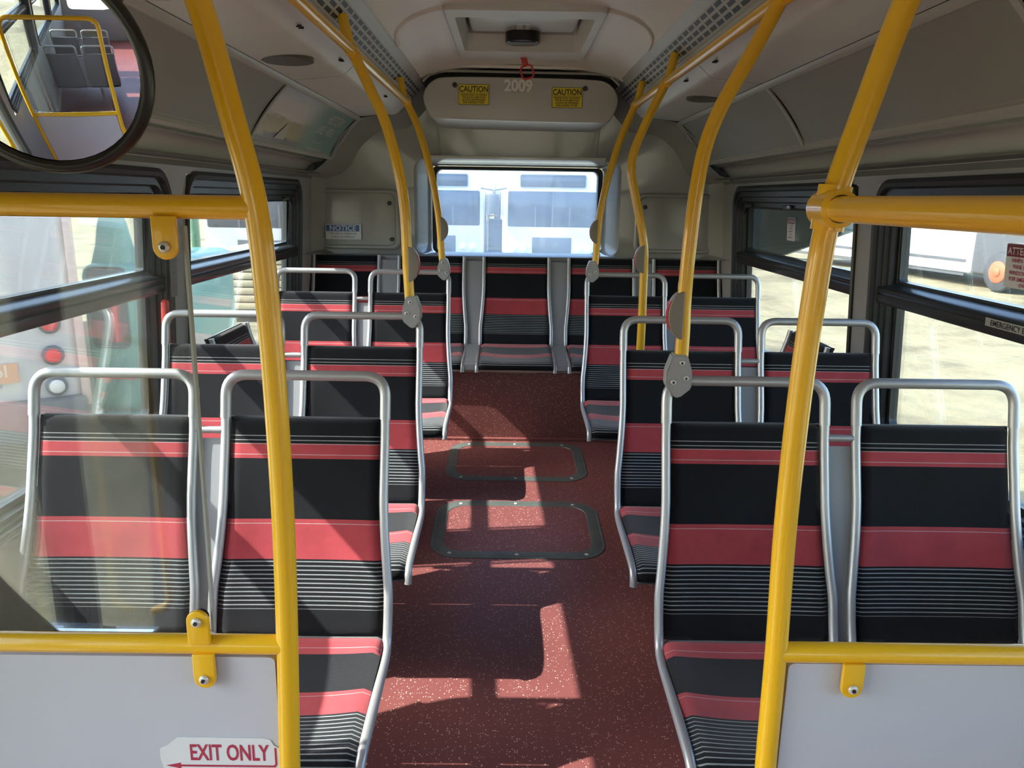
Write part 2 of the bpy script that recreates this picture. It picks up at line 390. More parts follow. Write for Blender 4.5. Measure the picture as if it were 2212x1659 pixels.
side_wall(-1, 'wall_left', [((a+.012, b-.012, WZ0+.012, WZ1-.012) if i != 3 else (-.45, .95, -.33, 1.50)) for i, (a, b) in enumerate(wl)])

def lerp(a, b, t): return a+(b-a)*t
def window(name, s, a, b, latch=True):
    root = struct(empty(name, (s*WX(1.1), (a+b)/2, 1.1)))
    loc = root.location.copy()
    bm = bmesh.new()
    O = (a, b, WZ0, WZ1, .10); I = (a+.065, b-.075, .665, 1.405, .045)
    conts = []
    for t, off, zt in ((0, .01, 1.525), (0, -.008, 1.525), (.10, -.014, 1.512), (.20, -.010, 1.500), (.24, .004, 1.494), (.42, .002, 1.472), (.47, .018, 1.466), (.62, .016, 1.446), (.67, .030, 1.440), (.86, .028, 1.420), (.90, .034, 1.410), (.92, .055, 1.462), (1.0, .058, 1.470), (1.0, .082, 1.470)):
        y0, y1, z0, z1, r = (lerp(p, q, t) for p, q in zip(O, I))
        conts.append([Vector((s*WX(z, off), y, z))-loc for y, z in rrect(y0, y1, z0, zt, r, 8)])
    loft(bm, conts); bmesh.ops.recalc_face_normals(bm, faces=bm.faces)
    from_bm('frame', bm, RUBBER, root, angle=25)
    # transom: moulded bar
    prof = [(.010, 1.112), (.006, 1.120), (.006, 1.142), (.012, 1.148), (.007, 1.154), (.006, 1.163), (.012, 1.169), (.022, 1.172), (.062, 1.188), (.082, 1.188), (.082, 1.158), (.020, 1.126)]
    bm = bmesh.new()
    V = [[bm.verts.new(Vector((s*WX(z, off), y, z))-loc) for off, z in prof] for y in (a+.030, b-.034)]
    n = len(prof)
    for i in range(n): bm.faces.new((V[0][i], V[0][(i+1) % n], V[1][(i+1) % n], V[1][i]))
    bm.faces.new(V[0]); bm.faces.new(V[1][::-1]); bmesh.ops.recalc_face_normals(bm, faces=bm.faces)
    from_bm('transom', bm, ALUBLK, root)
    for z0, z1, r, nm, t in ((1.180, 1.47, .012, 'upper_sash', .012), (.668, 1.170, .035, 'lower_sash', .010)):
        bm = bmesh.new(); y0, y1 = a+.072, b-.082
        cs = []
        for d, off in ((0, .080), (0, .052), (t, .052), (t, .080)):
            cs.append([Vector((s*WX(z, off), y, z))-loc for y, z in rrect(y0+d, y1-d, z0+d, z1-d, r, 8)])
        loft(bm, cs); bmesh.ops.recalc_face_normals(bm, faces=bm.faces); fr = from_bm(nm, bm, ALUBLK, root)
        bm = bmesh.new()
        cs = [[Vector((s*WX(z, off), y, z))-loc for y, z in rrect(y0+t, y1-t, z0+t, z1-t, r, 8)] for off in (.064, .070)]
        V = loft(bm, cs); bm.faces.new(V[0]); bm.faces.new(V[1][::-1]); bmesh.ops.recalc_face_normals(bm, faces=bm.faces)
        from_bm('pane', bm, GL, fr, smooth=False)
    if latch:
        bm = bmesh.new()
        for yy in (a+.25, (a+b)/2, b-.20):
            c = Vector((s*WX(1.425, .022), yy, 1.424))-loc
            bx(bm, c.x-.010, c.x+.010, c.y-.05, c.y+.05, c.z-.009, c.z+.009, 0, .003)
        from_bm('latch_bar', bm, ALUBLK, root)
    return root
wobj = {}
k = 0
for s, nm in ((-1, 'L'), (1, 'R')):
    for i, (a, b) in enumerate(wins):
        if s == -1 and i == 3: continue
        k += 1
        wobj[(s, i)] = window('window_%d' % k, s, a, b, latch=(i >= 4))
# exit door leaf on the left (behind the viewer's left shoulder)
dr = struct(empty('door_1', (-1.24, .25, -.33)))
for y0, y1 in ((-.45, .24), (.26, .95)):
    bm = bmesh.new(); l = Vector(dr.location)
    cs = [[Vector((-x, y, z))-l for y, z in rrect(y0+d, y1-d, -.33+d, 1.5-d, .06)] for d, x in ((0, 1.27), (0, 1.22), (.055, 1.22), (.055, 1.27))]
    loft(bm, cs); bmesh.ops.recalc_face_normals(bm, faces=bm.faces); fr = from_bm('door_frame', bm, ALUBLK, dr)
    bm = bmesh.new(); cs = [[Vector((-x, y, z))-l for y, z in rrect(y0+.055, y1-.055, -.275, 1.445, .06)] for x in (1.24, 1.246)]
    V = loft(bm, cs); bm.faces.new(V[0]); bm.faces.new(V[1][::-1]); from_bm('door_pane', bm, GLD, fr, smooth=False)
tube('grab_bar', [Vector(p)-Vector(dr.location) for p in round_path([(-1.21, -.1, .1), (-1.15, -.1, .12), (-1.15, -.1, 1.0), (-1.21, -.1, 1.02)], .03)], .014, YEL, dr)

# upper side band between windows and cove, roof skin, outer rear and front
def sweep(name, prof, y0, y1, m, s=1, th=.006, uv=False, parent=None, smooth=True, loc=None):
    """open XZ profile swept along Y with a thickness outward (away from the cabin)"""
    bm = bmesh.new(); uvl = bm.loops.layers.uv.new('UVMap')
    P = [Vector((s*x, 0, z)) for x, z in prof]; N = []
    for i in range(len(P)):
        d = (P[min(i+1, len(P)-1)]-P[max(i-1, 0)]).normalized(); n = Vector((d.z, 0, -d.x))
        if n.z < -.01 or (abs(n.z) <= .01 and n.x*s < 0): n = -n
        N.append(n)
    arc = [0]
    for i in range(1, len(P)): arc.append(arc[-1]+(P[i]-P[i-1]).length)
    l = loc or Vector((0, 0, 0))
    ys = [y0, y1]
    fr = [[bm.verts.new(p+Vector((0, y, 0))-l) for p in P] for y in ys]
    bk = [[bm.verts.new(p+n*th+Vector((0, y, 0))-l) for p, n in zip(P, N)] for y in ys]
    L = len(P)
    for i in range(L-1):
        f = bm.faces.new((fr[0][i], fr[0][i+1], fr[1][i+1], fr[1][i]))
        for lp, q in zip(f.loops, ((0, i), (0, i+1), (1, i+1), (1, i))):
            lp[uvl].uv = ((ys[q[0]]-y0)/(1 if uv is True else (y1-y0)), arc[q[1]]/(1 if uv is True else arc[-1]))
        bm.faces.new((bk[0][i], bk[1][i], bk[1][i+1], bk[0][i+1]))
    for a in (0, 1):
        for i in range(L-1): bm.faces.new((fr[a][i], fr[a][i+1], bk[a][i+1], bk[a][i]))
    for i in (0, L-1): bm.faces.new((fr[0][i], fr[1][i], bk[1][i], bk[0][i]))
    bmesh.ops.recalc_face_normals(bm, faces=bm.faces)
    return from_bm(name, bm, m, parent, smooth=smooth, angle=40)
def arcpts(p0, p1, bulge, n=8):
    a = Vector(p0); b = Vector(p1); d = b-a; nn = Vector((-d.y, d.x)).normalized()
    return [tuple(a+d*t+nn*bulge*4*t*(1-t)) for t in [i/n for i in range(n+1)]]
AD_ARC = arcpts((.888, 1.860), (1.050, 1.650), .016, 10)
tn = 2
def trim(name_prof, prof, y0, y1, m, s, th=.006, **k):
    global tn
    tn += 1
    return struct(sweep('trim_%d' % tn, prof, y0, y1, m, s, th, **k))
YF, YR = -6.0, 4.50
seams = {-1: [YF, -1.5, .30, 1.55, 3.10, YR], 1: [YF, -1.3, .25, 1.60, 3.00, YR]}
for s in (-1, 1):
    trim('band', [(1.205, 1.515), (1.198, 1.56), (1.15, 1.566)], YF, 4.80, OVERW, s)
    trim('strip', [(1.203, 1.556)]+arcpts((1.198, 1.558), (1.082, 1.632), -.022, 8)+[(1.095, 1.65)], YF, YR, STRIP, s)
    trim('backing', [(1.10, 1.655), (1.06, 1.67), (.92, 1.86), (.88, 1.885), (.68, 1.91), (.61, 1.99), (.58, 2.03)], YF, YR+.05, DARKHOLE, s, .012)
    trim('rail_low', [(1.066, 1.640), (1.052, 1.638), (1.044, 1.648), (1.046, 1.664), (1.040, 1.668)], YF, YR, RAILM, s, .004)
    trim('rail_up', [(.902, 1.850), (.890, 1.848), (.878, 1.856), (.872, 1.866)], YF, YR, RAILM, s, .004)
    trim('gap edge', [(.606, 1.953), (.600, 1.962), (.602, 1.972)], YF, YR, RAILM, s, .004)
    sm = seams[s]
    for i, (ya, yb) in enumerate(zip(sm, sm[1:])):
        pf = [(.872, 1.868), (.80, 1.874), (.70, 1.884), (.684, 1.888), (.672, 1.896), (.622, 1.940), (.614, 1.950), (.612, 1.965)]
        trim('lid', pf, ya+.004, yb-.004, PANELM if i < 9 else LIP, s, .010)
        if not (s == -1 and i == 4):
            trim('blank', AD_ARC, ya+.012, yb-.012, ADBLANK, s, .004)
        trim('rib', arcpts((.884, 1.856), (1.047, 1.645), .010, 8), yb-.012, yb+.010, RAILM, s, .006)
    tn += 1
    struct(sweep('trim_%d' % tn, [(.548, 2.020), (.600, 1.968)], YF, YR, VENT, s, .006, uv=True))
    trim('ceil edge', [(.556, 2.018), (.545, 2.022), (.536, 2.034), (.522, 2.038), (.515, 2.046)], YF, YR, RAILM, s, .006)
CPROF = [(-.525, 2.042), (-.50, 2.052), (-.42, 2.075), (-.30, 2.094), (-.15, 2.105), (0, 2.108), (.15, 2.105), (.30, 2.094), (.42, 2.075), (.50, 2.052), (.525, 2.042)]
def ceil_z(x):
    for (xa, za), (xb, zb) in zip(CPROF, CPROF[1:]):
        if xa <= x <= xb: return za+(zb-za)*(x-xa)/(xb-xa)
    return 2.04
# ceiling with a hole for the roof hatch
HX, HY0, HY1 = .285, 2.90, 3.86
bm = bmesh.new()
def cgrid(xs, y0, y1, up=0):
    A = [bm.verts.new((x, y0, ceil_z(x)+up)) for x in xs]; B = [bm.verts.new((x, y1, ceil_z(x)+up)) for x in xs]
    for i in range(len(xs)-1): bm.faces.new((A[i], A[i+1], B[i+1], B[i]))
xs = [x for x, z in CPROF]
cgrid(xs, YF, HY0); cgrid(xs, HY1, 4.62)
cgrid([-.525, -.50, -.42, -.30, -HX], HY0, HY1); cgrid([HX, .30, .42, .50, .525], HY0, HY1)
struct(from_bm('ceiling', bm, CEIL))
# shallow moulded ribs of the ceiling panels
for y in (-1.0, 1.2):
    trim('cr', [(x, z-.004) for x, z in CPROF], y, y+.02, CEIL, 1, .008)
def rib(pts, m=CEIL, w=.012):
    global tn
    tn += 1
    o = struct(tube('trim_%d' % tn, smooth_path(pts, 5), w, m, seg=8)); return o
for s in (-1, 1):
    rib([(s*.29, 2.93, ceil_z(.29)), (s*.36, 2.96, ceil_z(.36)), (s*.44, 3.05, ceil_z(.44)), (s*.49, 3.18, ceil_z(.49)), (s*.512, 3.38, ceil_z(.512))], w=.009)
struct(box('roof', -1.32, 1.32, -6.2, 5.15, 2.28, 2.34, mat('white_roof', (.7, .7, .7), .5)))
for s in (-1, 1):
    tn += 1
    struct(box('trim_%d' % tn, min(s*1.29, s*1.32), max(s*1.29, s*1.32), -6.2, 5.15, 1.50, 2.30, mat('white_body', (.7, .7, .7), .5)))

# ---------------------------------------------------------------- rear wall
def ray_poly(poly, c, ang):
    d = Vector((math.cos(ang), math.sin(ang))); best = None
    for i in range(len(poly)):
        a = Vector(poly[i])-Vector(c); b = Vector(poly[(i+1) % len(poly)])-Vector(c); e = b-a
        den = d.x*e.y-d.y*e.x
        if abs(den) < 1e-9: continue
        t = (a.x*e.y-a.y*e.x)/den; u = (a.x*d.y-a.y*d.x)/den
        if t > 0 and -1e-6 <= u <= 1+1e-6: best = t if best is None else min(best, t)
    return (c[0]+d.x*best, c[1]+d.y*best)
half = [(0, 2.12), (.50, 2.07), (.56, 2.02), (.62, 1.95), (.69, 1.885), (.88, 1.862), (.985, 1.765), (1.05, 1.645), (1.12, 1.585), (1.205, 1.562), (1.232, 1.095)]
outerp = [(x, z) for x, z in half]+[(-x, z) for x, z in half[::-1][:-1]]
def scl(poly, c, f): return [(c[0]+(x-c[0])*f, c[1]+(z-c[1])*f) for x, z in poly]
NA = 160; cc = (0, 1.36)
angs = [2*PI*i/NA for i in range(NA)]
winO = rrect(-.625, .625, 1.098, 1.672, .07, 6); winM = rrect(-.60, .60, 1.098, 1.657, .05, 6); winI = rrect(-.535, .535, 1.098, 1.632, .035, 6)
mid = [(x*.95, 1.095 if z < 1.2 else min(z, 1.36+(z-1.36)*.90)) for x, z in outerp]
bm = bmesh.new()
conts = []
for poly, y in ((outerp, 4.44), (outerp, 4.62), (mid, 4.76), (winO, 4.79), (winM, 4.815), (winI, 5.02)):
    conts.append([Vector((p[0], max(y, 4.72) if p[1] < 1.11 else y, p[1])) for p in (ray_poly(poly, cc, a) for a in angs)])
loft(bm, conts); bmesh.ops.recalc_face_normals(bm, faces=bm.faces)
wr = struct(from_bm('wall_rear', bm, REARM, angle=28))
# back skin closing the shell round the rear window
bm = bmesh.new()
box_o = [(-1.32, -.55), (1.32, -.55), (1.32, 2.34), (-1.32, 2.34)]
co = [Vector((p[0], 5.07, p[1])) for p in (ray_poly(box_o, cc, a) for a in angs)]
ci = [Vector((p[0], 5.07, p[1])) for p in (ray_poly(rrect(-.55, .55, 1.085, 1.645, .05), cc, a) for a in angs)]
loft(bm, [co, ci]); tn += 1; struct(from_bm('trim_%d' % tn, bm, mat('white_rear_body', (.7, .7, .7), .5)))
# rear window
rw = struct(empty('window_12', (0, 5.03, 1.36)))
bm = bmesh.new(); cs = []
for d, y in ((0, -.03), (0, -.04), (.022, -.045), (.024, .02)):
    cs.append([Vector((x, y, z-1.36)) for x, z in rrect(-.535+d*1.3, .535-d*1.3, 1.098, 1.632-d*.9, .035, 8)])
loft(bm, cs); bmesh.ops.recalc_face_normals(bm, faces=bm.faces); from_bm('frame', bm, RUBBER, rw)
bm = bmesh.new(); cs = [[Vector((x, y, z-1.36)) for x, z in rrect(-.508, .508, 1.095, 1.614, .03, 8)] for y in (0, .006)]
V = loft(bm, cs); bm.faces.new(V[0]); bm.faces.new(V[1][::-1]); from_bm('pane', bm, GLR, rw, smooth=False)
tn += 1; struct(box('trim_%d' % tn, -1.225, 1.225, 4.705, 5.05, 1.065, 1.100, LEDGE, bev=.006))
tn += 1; struct(box('trim_%d' % tn, -1.23, 1.23, 4.72, 5.05, .50, 1.07, SHELL))
# raised access panels with round plugs
for s in (-1, 1):
    tn += 1
    r = struct(empty('trim_%d' % tn, (s*.955, 4.765, 1.31)))
    bm = bmesh.new(); cs = []
    for d, y in ((0, .02), (0, -.012), (.008, -.020), (.020, -.020), (.028, -.008), (.036, -.008)):
        cs.append([Vector((x, y, z-1.31)) for x, z in rrect(-.243+d, .243-d, 1.128+d, 1.485-d, .04, 6)])
    V = loft(bm, cs); bm.faces.new(V[-1]); bmesh.ops.recalc_face_normals(bm, faces=bm.faces)
    from_bm('access_panel', bm, REARM, r)
    for dx, z in ((.185, 1.403), (.197, 1.19)):
        bm = bmesh.new(); c = Vector((-s*dx, -.012, z-1.31)); tube_bm(bm, [c+Vector((0, .01, 0)), c+Vector((0, -.006, 0)), c+Vector((0, -.009, 0))], [.0125, .0125, .009], 16)
        from_bm('plug', bm, BLKPL, r)
# upper panel joints above the window, lip under it with sunlit brightness coloured in
for s in (-1, 1):
    rib([(s*.49, 4.765, 1.92), (s*.475, 4.775, 1.80), (s*.465, 4.785, 1.685), (s*.44, 4.83, 1.655)], RAILM, .004)
tn += 1; struct(prism('trim_%d' % tn, [(4.78, 1.688), (4.745, 1.684), (4.745, 1.668), (4.80, 1.650), (4.88, 1.648), (4.88, 1.69)], AXX, -.52, .52, STRIP, bev=.002))

# ---------------------------------------------------------------- header cover with the fleet number
hd = tag(empty('sign_cover', (0, 4.25, 1.95)), 'long pale grey moulded cover numbered 2009 above the rear window', 'cover')
out = [(-.40, 2.052), (-.455, 2.032), (-.490, 2.000), (-.508, 1.955), (-.500, 1.915), (-.480, 1.868), (-.462, 1.848), (-.435, 1.838), (.44, 1.828), (.468, 1.838), (.484, 1.860), (.506, 1.908), (.514, 1.950), (.498, 1.995), (.462, 2.028), (.41, 2.048), (0, 2.052)]
def chaikin(P, n=2):
    for _ in range(n):
        Q_ = []
        for i in range(len(P)):
            a_, b_ = Vector(P[i]), Vector(P[(i+1) % len(P)]); Q_ += [tuple(a_.lerp(b_, .25)), tuple(a_.lerp(b_, .75))]
        P = Q_
    return P
raw = out; out = chaikin(out, 2)
bm = bmesh.new(); c0 = (0, 1.945); cs = []
for f, y in ((1.0, 4.80), (1.0, 4.26), (.992, 4.235), (.97, 4.222), (.93, 4.218)):
    cs.append([Vector((c0[0]+(x-c0[0])*(1-(1-f)*.55), y-4.25, c0[1]+(z-c0[1])*f-1.95)) for x, z in out])
V = loft(bm, cs); bm.faces.new(V[-1]); bmesh.ops.recalc_face_normals(bm, faces=bm.faces); from_bm('cover_shell', bm, HEAD, hd)
HYF = 4.217
fn = lambda px, pz, y=HYF-.0015: (lambda a, b: Vector((px+a, y-4.25, pz+b-1.95)))
text('fleet_number', '2009', .078, fn(-.083, 1.983), mat('silver_numeral', (.93, .92, .88), .4), hd, bold=.0028, sx=.93)
for px, pz in ((-.338, 2.008), (.335, 2.000)):
    bm = bmesh.new(); tube_bm(bm, [Vector((px, .0, pz-1.95)), Vector((px, -.040, pz-1.95))], .0125, 16); from_bm('plug', bm, BLKPL, hd)
for i, (px, pz, lab) in enumerate(((-.319, 2.012, 'yellow caution sticker on the header cover, left of the number 2009'), (.164, 2.004, 'yellow caution sticker on the header cover, right of the number 2009'))):
    st = tag(empty('caution_sticker', (px, HYF-.001, pz)), lab, 'sticker', 'caution stickers on the header cover')
    f2 = lambda ox, oz, d: (lambda a, b: Vector((ox+a, -d, oz+b)))
    prism('sticker_edge', rrect(0, .158, -.100, 0, .004), AXY, -.0010, .0003, BLKI, st)
    prism('sticker_face', rrect(.002, .156, -.098, -.002, .003), AXY, -.0016, -.0009, YELS, st)
    prism('divider', [(.002, -.043), (.156, -.043), (.156, -.0415), (.002, -.0415)], AXY, -.0022, -.0015, BLKI, st)
    text('heading', 'CAUTION', .040, f2(.079, -.0365, .0022), BLKI, st, 'CENTER', bold=.0007, sx=.83)
    for j, ln in enumerate(('PLEASE HOLD ON WHILE', 'THE BUS IS IN MOTION.', 'ALWAYS BE PREPARED', 'FOR SUDDEN STOPS.')):
        text('wording', ln, .0135, f2(.079, -.0555-j*.0125, .0022), BLKI, st, 'CENTER', bold=.0003, sx=.87)
# arched rim of the ceiling round the cover
out = raw
for e, y, w, m in ((1.10, 4.20, .009, CEIL), (1.055, 4.24, .007, RAILM)):
    pts = [(c0[0]+(x-c0[0])*(1+(e-1)*.6), y, 2.052+(z-2.052)*1.0+(e-1)*.45) for x, z in out[2::-1]]+[(.0, y, 2.052+(e-1)*.45)]
    pr = [(c0[0]+(x-c0[0])*(1+(e-1)*.6), y, z+(e-1)*.45) for x, z in out[15:12:-1]]
    rib(pts+pr, m, w)
tn += 1; struct(box('trim_%d' % tn, -.52, .52, 4.30, 4.60, 2.03, 2.12, DARKHOLE))

# ---------------------------------------------------------------- roof hatch and its red pull ring
rh = tag(empty('roof_hatch', (0, 3.38, 2.10)), 'square roof escape hatch with thick grey surround in the ceiling', 'hatch')
bm = bmesh.new(); cs = []
for x, y0, y1, z, r in ((.292, -.49, .49, .01, .03), (.292, -.49, .49, -.015, .03), (.286, -.484, .484, -.022, .028), (.256, -.36, .300, -.020, .02), (.250, -.35, .29, -.008, .02), (.236, -.33, .235, .040, .02), (.236, -.33, .235, .10, .02)):
    cs.append([Vector((a, b, z)) for a, b in rrect(-x, x, y0, y1, r)])
loft(bm, cs); bmesh.ops.recalc_face_normals(bm, faces=bm.faces); from_bm('surround', bm, PANELM, rh)
box('hatch_lid', -.222, .222, -.31, .205, .042, .055, mat('brushed_lid', (.62, .62, .60), .35, .3), rh, bev=.01)
box('lid_void', -.30, .30, -.45, .45, .10, .11, DARKHOLE, rh)
bm = bmesh.new()
tube_bm(bm, [Vector((0, .215, .0)), Vector((0, .215, .05))], .075, 24); lt = from_bm('latch', bm, BLKPL, rh)
box('latch_grip', -.055, .055, .165, .185, -.006, .02, BLKPL, lt, bev=.005)
sk = prism('lid_sticker', [(-.028, .02), (.028, .02), (.028, .15), (0, .175), (-.028, .15)], AXZ, .0405, .0416, STKW, rh)
text('sticker_text', 'TO OPEN', .018, lambda a, b: Vector((.010-b, .04+a, .0402)), BLKI, sk, bold=.0003)
pr = tag(empty('pull_ring', (.005, 3.82, 2.090)), 'red emergency pull ring hanging from the ceiling behind the roof hatch', 'pull ring')
RZ = Matrix.Rotation(math.radians(-16), 4, 'Y')
loopp = [RZ @ Vector((x, 0, z)) for x, z in rrect(-.028, .028, -.105, -.048, .018, 5)]
bm = bmesh.new(); tube_bm(bm, loopp+[loopp[0], loopp[1]], .0045, 8, False); from_bm('ring', bm, REDP, pr)
bm = bmesh.new(); bx(bm, -.014, .014, -.003, .003, -.052, -.006, 0, .002); bmesh.ops.transform(bm, matrix=RZ, verts=bm.verts); from_bm('tab', bm, REDP, pr)
bm = bmesh.new()
for s in (-1, 1): tube_bm(bm, [RZ @ Vector((s*.008, 0, -.014)), Vector((s*.006, 0, .03))], .0014, 6)
from_bm('wire', bm, BOLT, pr)

# ---------------------------------------------------------------- dark oval lamps / speakers in the lids
def lidpt(x): return 1.874+(.80-x)*.10 if x < .82 else 1.872
for (x, y, lab) in ((-.785, 2.70, 'dark oval speaker grille in the left overhead lid beside the history poster'), (.80, 3.52, 'dark oval speaker grille in the right overhead lid behind the yellow pole')):
    r = tag(empty('speaker', (x, y, 1.876)), lab, 'speaker')
    bm = bmesh.new(); tube_bm(bm, [(0, 0, .02), (0, 0, -.004), (0, 0, -.007), (0, 0, -.004)], [.088, .088, .080, .068], 32); r1 = from_bm('rim', bm, mat('dark_grey_rim', (.10, .095, .085), .4), r)
    bm = bmesh.new(); tube_bm(bm, [(0, 0, .0), (0, 0, -.0052)], .066, 32); from_bm('grille', bm, mat('brown_grille', (.045, .038, .03), .6, bump=.6, bscale=300), r)
# small lock slots of the lids
for s, ys in ((-1, (2.35, 2.9, 3.9)), (1, (2.3, 3.25, 3.9, 2.8))):
    for y in ys:
        tn += 1
        bm = bmesh.new()
        for d in (0, .022): bx(bm, s*.650-.008, s*.650+.008, y+d, y+d+.006, 1.911-.003, 1.911+.003)
        struct(from_bm('trim_%d' % tn, bm, DARKHOLE))

# ---------------------------------------------------------------- history poster
arcP = [Vector((-x, 0, z)) for x, z in AD_ARC]; arcL = [0]
for i in range(1, len(arcP)): arcL.append(arcL[-1]+(arcP[i]-arcP[i-1]).length)
LT = arcL[-1]; PY0, PY1 = 3.118, 4.44
po = tag(empty('poster', (-.97, 3.78, 1.76)), 'curved teal poster reading history lives here above the left windows', 'poster')
PL = Vector(po.location)
sweep('poster_sheet', AD_ARC, PY0, PY1, POSTER, -1, .002, parent=po, loc=PL)
def pmap(u, v, lift=.0025):     # u along the bus, v from lower rail upwards
    s = LT-v
    for i in range(len(arcL)-1):
        if arcL[i+1] >= s or i == len(arcL)-2:
            t = (s-arcL[i])/(arcL[i+1]-arcL[i]); p = arcP[i].lerp(arcP[i+1], t)
            d = (arcP[i+1]-arcP[i]).normalized(); n = Vector((-d.z, 0, d.x))
            if n.x < 0: n = -n
            return p+n*lift+Vector((0, u, 0))-PL
INK = mat('cream_ink', (.70, .70, .60), .5)
text('headline', 'HISTORY', .078, lambda a, b: pmap(3.98+a, .172+b), INK, po, sx=1.0)
text('headline', 'LIVES', .062, lambda a, b: pmap(3.92+a, .108+b), INK, po, sx=.95)
text('headline', 'HERE', .062, lambda a, b: pmap(4.11+a, .108+b), INK, po, sx=.95)
text('small_print', 'DISCOVER THE PAST', .026, lambda a, b: pmap(3.97+a, .080+b), GREYI, po)
text('small_print', 'VISIT US AND EXPLORE MORE', .022, lambda a, b: pmap(3.90+a, .014+b), INK, po)
def pquad(name, pts, m):
    bm = bmesh.new(); vs = [bm.verts.new(pmap(u, v, .0022)) for u, v in pts]; bm.faces.new(vs); return from_bm(name, bm, m, po, smooth=False)
pquad('rule', [(3.96, .056), (4.14, .056), (4.14, .058), (3.96, .058)], INK)
pquad('path_picture', [(3.36, .03), (3.50, .03), (3.47, .105), (3.455, .105)], mat('pale_path_ink', (.42, .42, .36), .5))

# ---------------------------------------------------------------- handrails, poles
RX, RZZ = .545, 1.885
def overhead(s, joints, lab):
    r = tag(empty('overhead_rail', (s*RX, 1.8, RZZ)), lab, 'handrail')
    tube('rail', [(0, -3.5, 0), (0, max(joints)-1.8+.012, 0)], .0165, YEL, r)
    for y in joints:
        c = Vector((0, y-1.8, 0))
        t = tube('clamp', [c+Vector((0, -.034, 0)), c+Vector((0, -.034, 0)), c+Vector((0, .034, 0)), c+Vector((0, .034, 0))], [.017, .0205, .0205, .017], YEL, r)
        tube('hanger', [c+Vector((s*.008, .0, .01)), c+Vector((s*.028, .0, .105))], .0165, YEL, r)
    return r
overhead(-1, [-.6, 1.10, 2.58, 3.87], 'long yellow overhead handrail under the left air vent')
overhead(1, [-.6, 1.10, 1.84, 3.13, 3.87], 'long yellow overhead handrail under the right air vent')
BR_OUT = [(-.017, .053), (.017, .053), (.031, .012), (.031, -.024), (.010, -.053), (-.004, -.053), (-.031, -.030), (-.031, .012)]
def seat_pole(s, y, pts, zb, zt_btn, lab, yb=None):
    base = Vector((s*.371, y, zb))
    r = tag(empty('grab_pole', base), lab, 'grab pole')
    P = smooth_path([Vector((s*x, y, z))-base for x, z in pts], 6)
    tube('pole', P, .0170, YEL, r)
    bm = bmesh.new()
    fs = prism_bm(bm, [(-s*a, b) for a, b in BR_OUT], AXY, -.022, .022)
    bmesh.ops.recalc_face_normals(bm, faces=bm.faces)
    bmesh.ops.bevel(bm, geom=[e for e in bm.edges], offset=.003, segments=2, affect='EDGES')
    b = from_bm('seat_bracket', bm, CAST, r, angle=20)
    for a, c in ((.004, .034), (.016, -.004), (-.014, -.014)):
        cyl('bolt', (s*a, -.0225, c), (0, 1, 0), .0068, .005, BOLT, b, 14, .0012)
        cyl('bolt_recess', (s*a, -.0250, c), (0, 1, 0), .0030, .002, DARKHOLE, b, 6)
    # stop button: half disc on the aisle side
    zc = zt_btn-zb; hx = None
    for p, q in zip(P, P[1:]):
        if p.z <= zc <= q.z or q.z <= zc <= p.z: hx = p.x
    hx = hx if hx is not None else 0
    D = [(hx-s*.004+(-s)*.036*math.cos(a)*1.0, zc+.058*math.sin(a)) for a in [-PI/2+PI*k/14 for k in range(15)]]
    bt = prism('stop_button', D, AXY, -.019, .019, BUTTON, r, bev=.003)
    D2 = [(hx-s*.004+(-s)*.0375*math.cos(a), zc+.0595*math.sin(a)) for a in [-.62+1.24*k/8 for k in range(9)]]
    D3 = [(hx-s*.004+(-s)*.030*math.cos(a), zc+.050*math.sin(a)) for a in [.62-1.24*k/8 for k in range(9)]]
    prism('red_strip', D2+D3, AXY, -.012, .012, REDL, bt)
    return r
JP = [(.545, 1.885)]
pL2 = seat_pole(-1, 2.58, [(.378, 1.10), (.382, 1.18), (.385, 1.243), (.390, 1.394), (.405, 1.512), (.445, 1.669), (.495, 1.781), (.545, 1.885)], 1.070, 1.228, 'curved yellow grab pole on the second left double seat')
pL3 = seat_pole(-1, 3.87, [(.378, 1.13), (.382, 1.18), (.388, 1.27), (.401, 1.391), (.433, 1.566), (.487, 1.758), (.545, 1.885)], 1.095, 1.292, 'curved yellow grab pole on the rearmost left double seat')
pR3 = seat_pole(1, 3.87, [(.384, 1.13), (.387, 1.18), (.390, 1.27), (.403, 1.403), (.433, 1.557), (.482, 1.730), (.545, 1.885)], 1.095, 1.290, 'curved yellow grab pole on the rearmost right double seat')
pR1 = seat_pole(1, 1.84, [(.377, 1.06), (.377, 1.14), (.375, 1.224), (.378, 1.334), (.385, 1.462), (.399, 1.566), (.430, 1.658), (.487, 1.767), (.545, 1.885)], 1.032, 1.180, 'curved yellow grab pole on the nearest right double seat')
# kinked pole between second and third right rows
r = tag(empty('floor_pole', (.50, 3.13, FZ(3.13))), 'kinked yellow floor pole between the second and third right seats', 'grab pole')
l = Vector(r.location)
P = round_path([Vector(p)-l for p in ((.50, 3.13, FZ(3.13)), (.503, 3.13, .95), (.498, 3.13, 1.27), (.418, 3.13, 1.585), (.470, 3.13, 1.727), (.545, 3.13, 1.885))], [.1, .06, .10, .1], 8)
tube('pole', P, .0170, YEL, r)
cyl('floor_flange', (0, 0, .006), (0, 0, 1), .035, .012, YEL, r, 20, .003)
D = [(-.004-.036*math.cos(a), 1.215-l.z+.056*math.sin(a)) for a in [-PI/2+PI*k/14 for k in range(15)]]
bt = prism('stop_button', D, AXY, -.019, .019, BUTTON, r, bev=.003)
D2 = [(-.004-.0375*math.cos(a), 1.215-l.z+.0575*math.sin(a)) for a in [-.62+1.24*k/8 for k in range(9)]]+[(-.004-.030*math.cos(a), 1.215-l.z+.048*math.sin(a)) for a in [.62-1.24*k/8 for k in range(9)]]
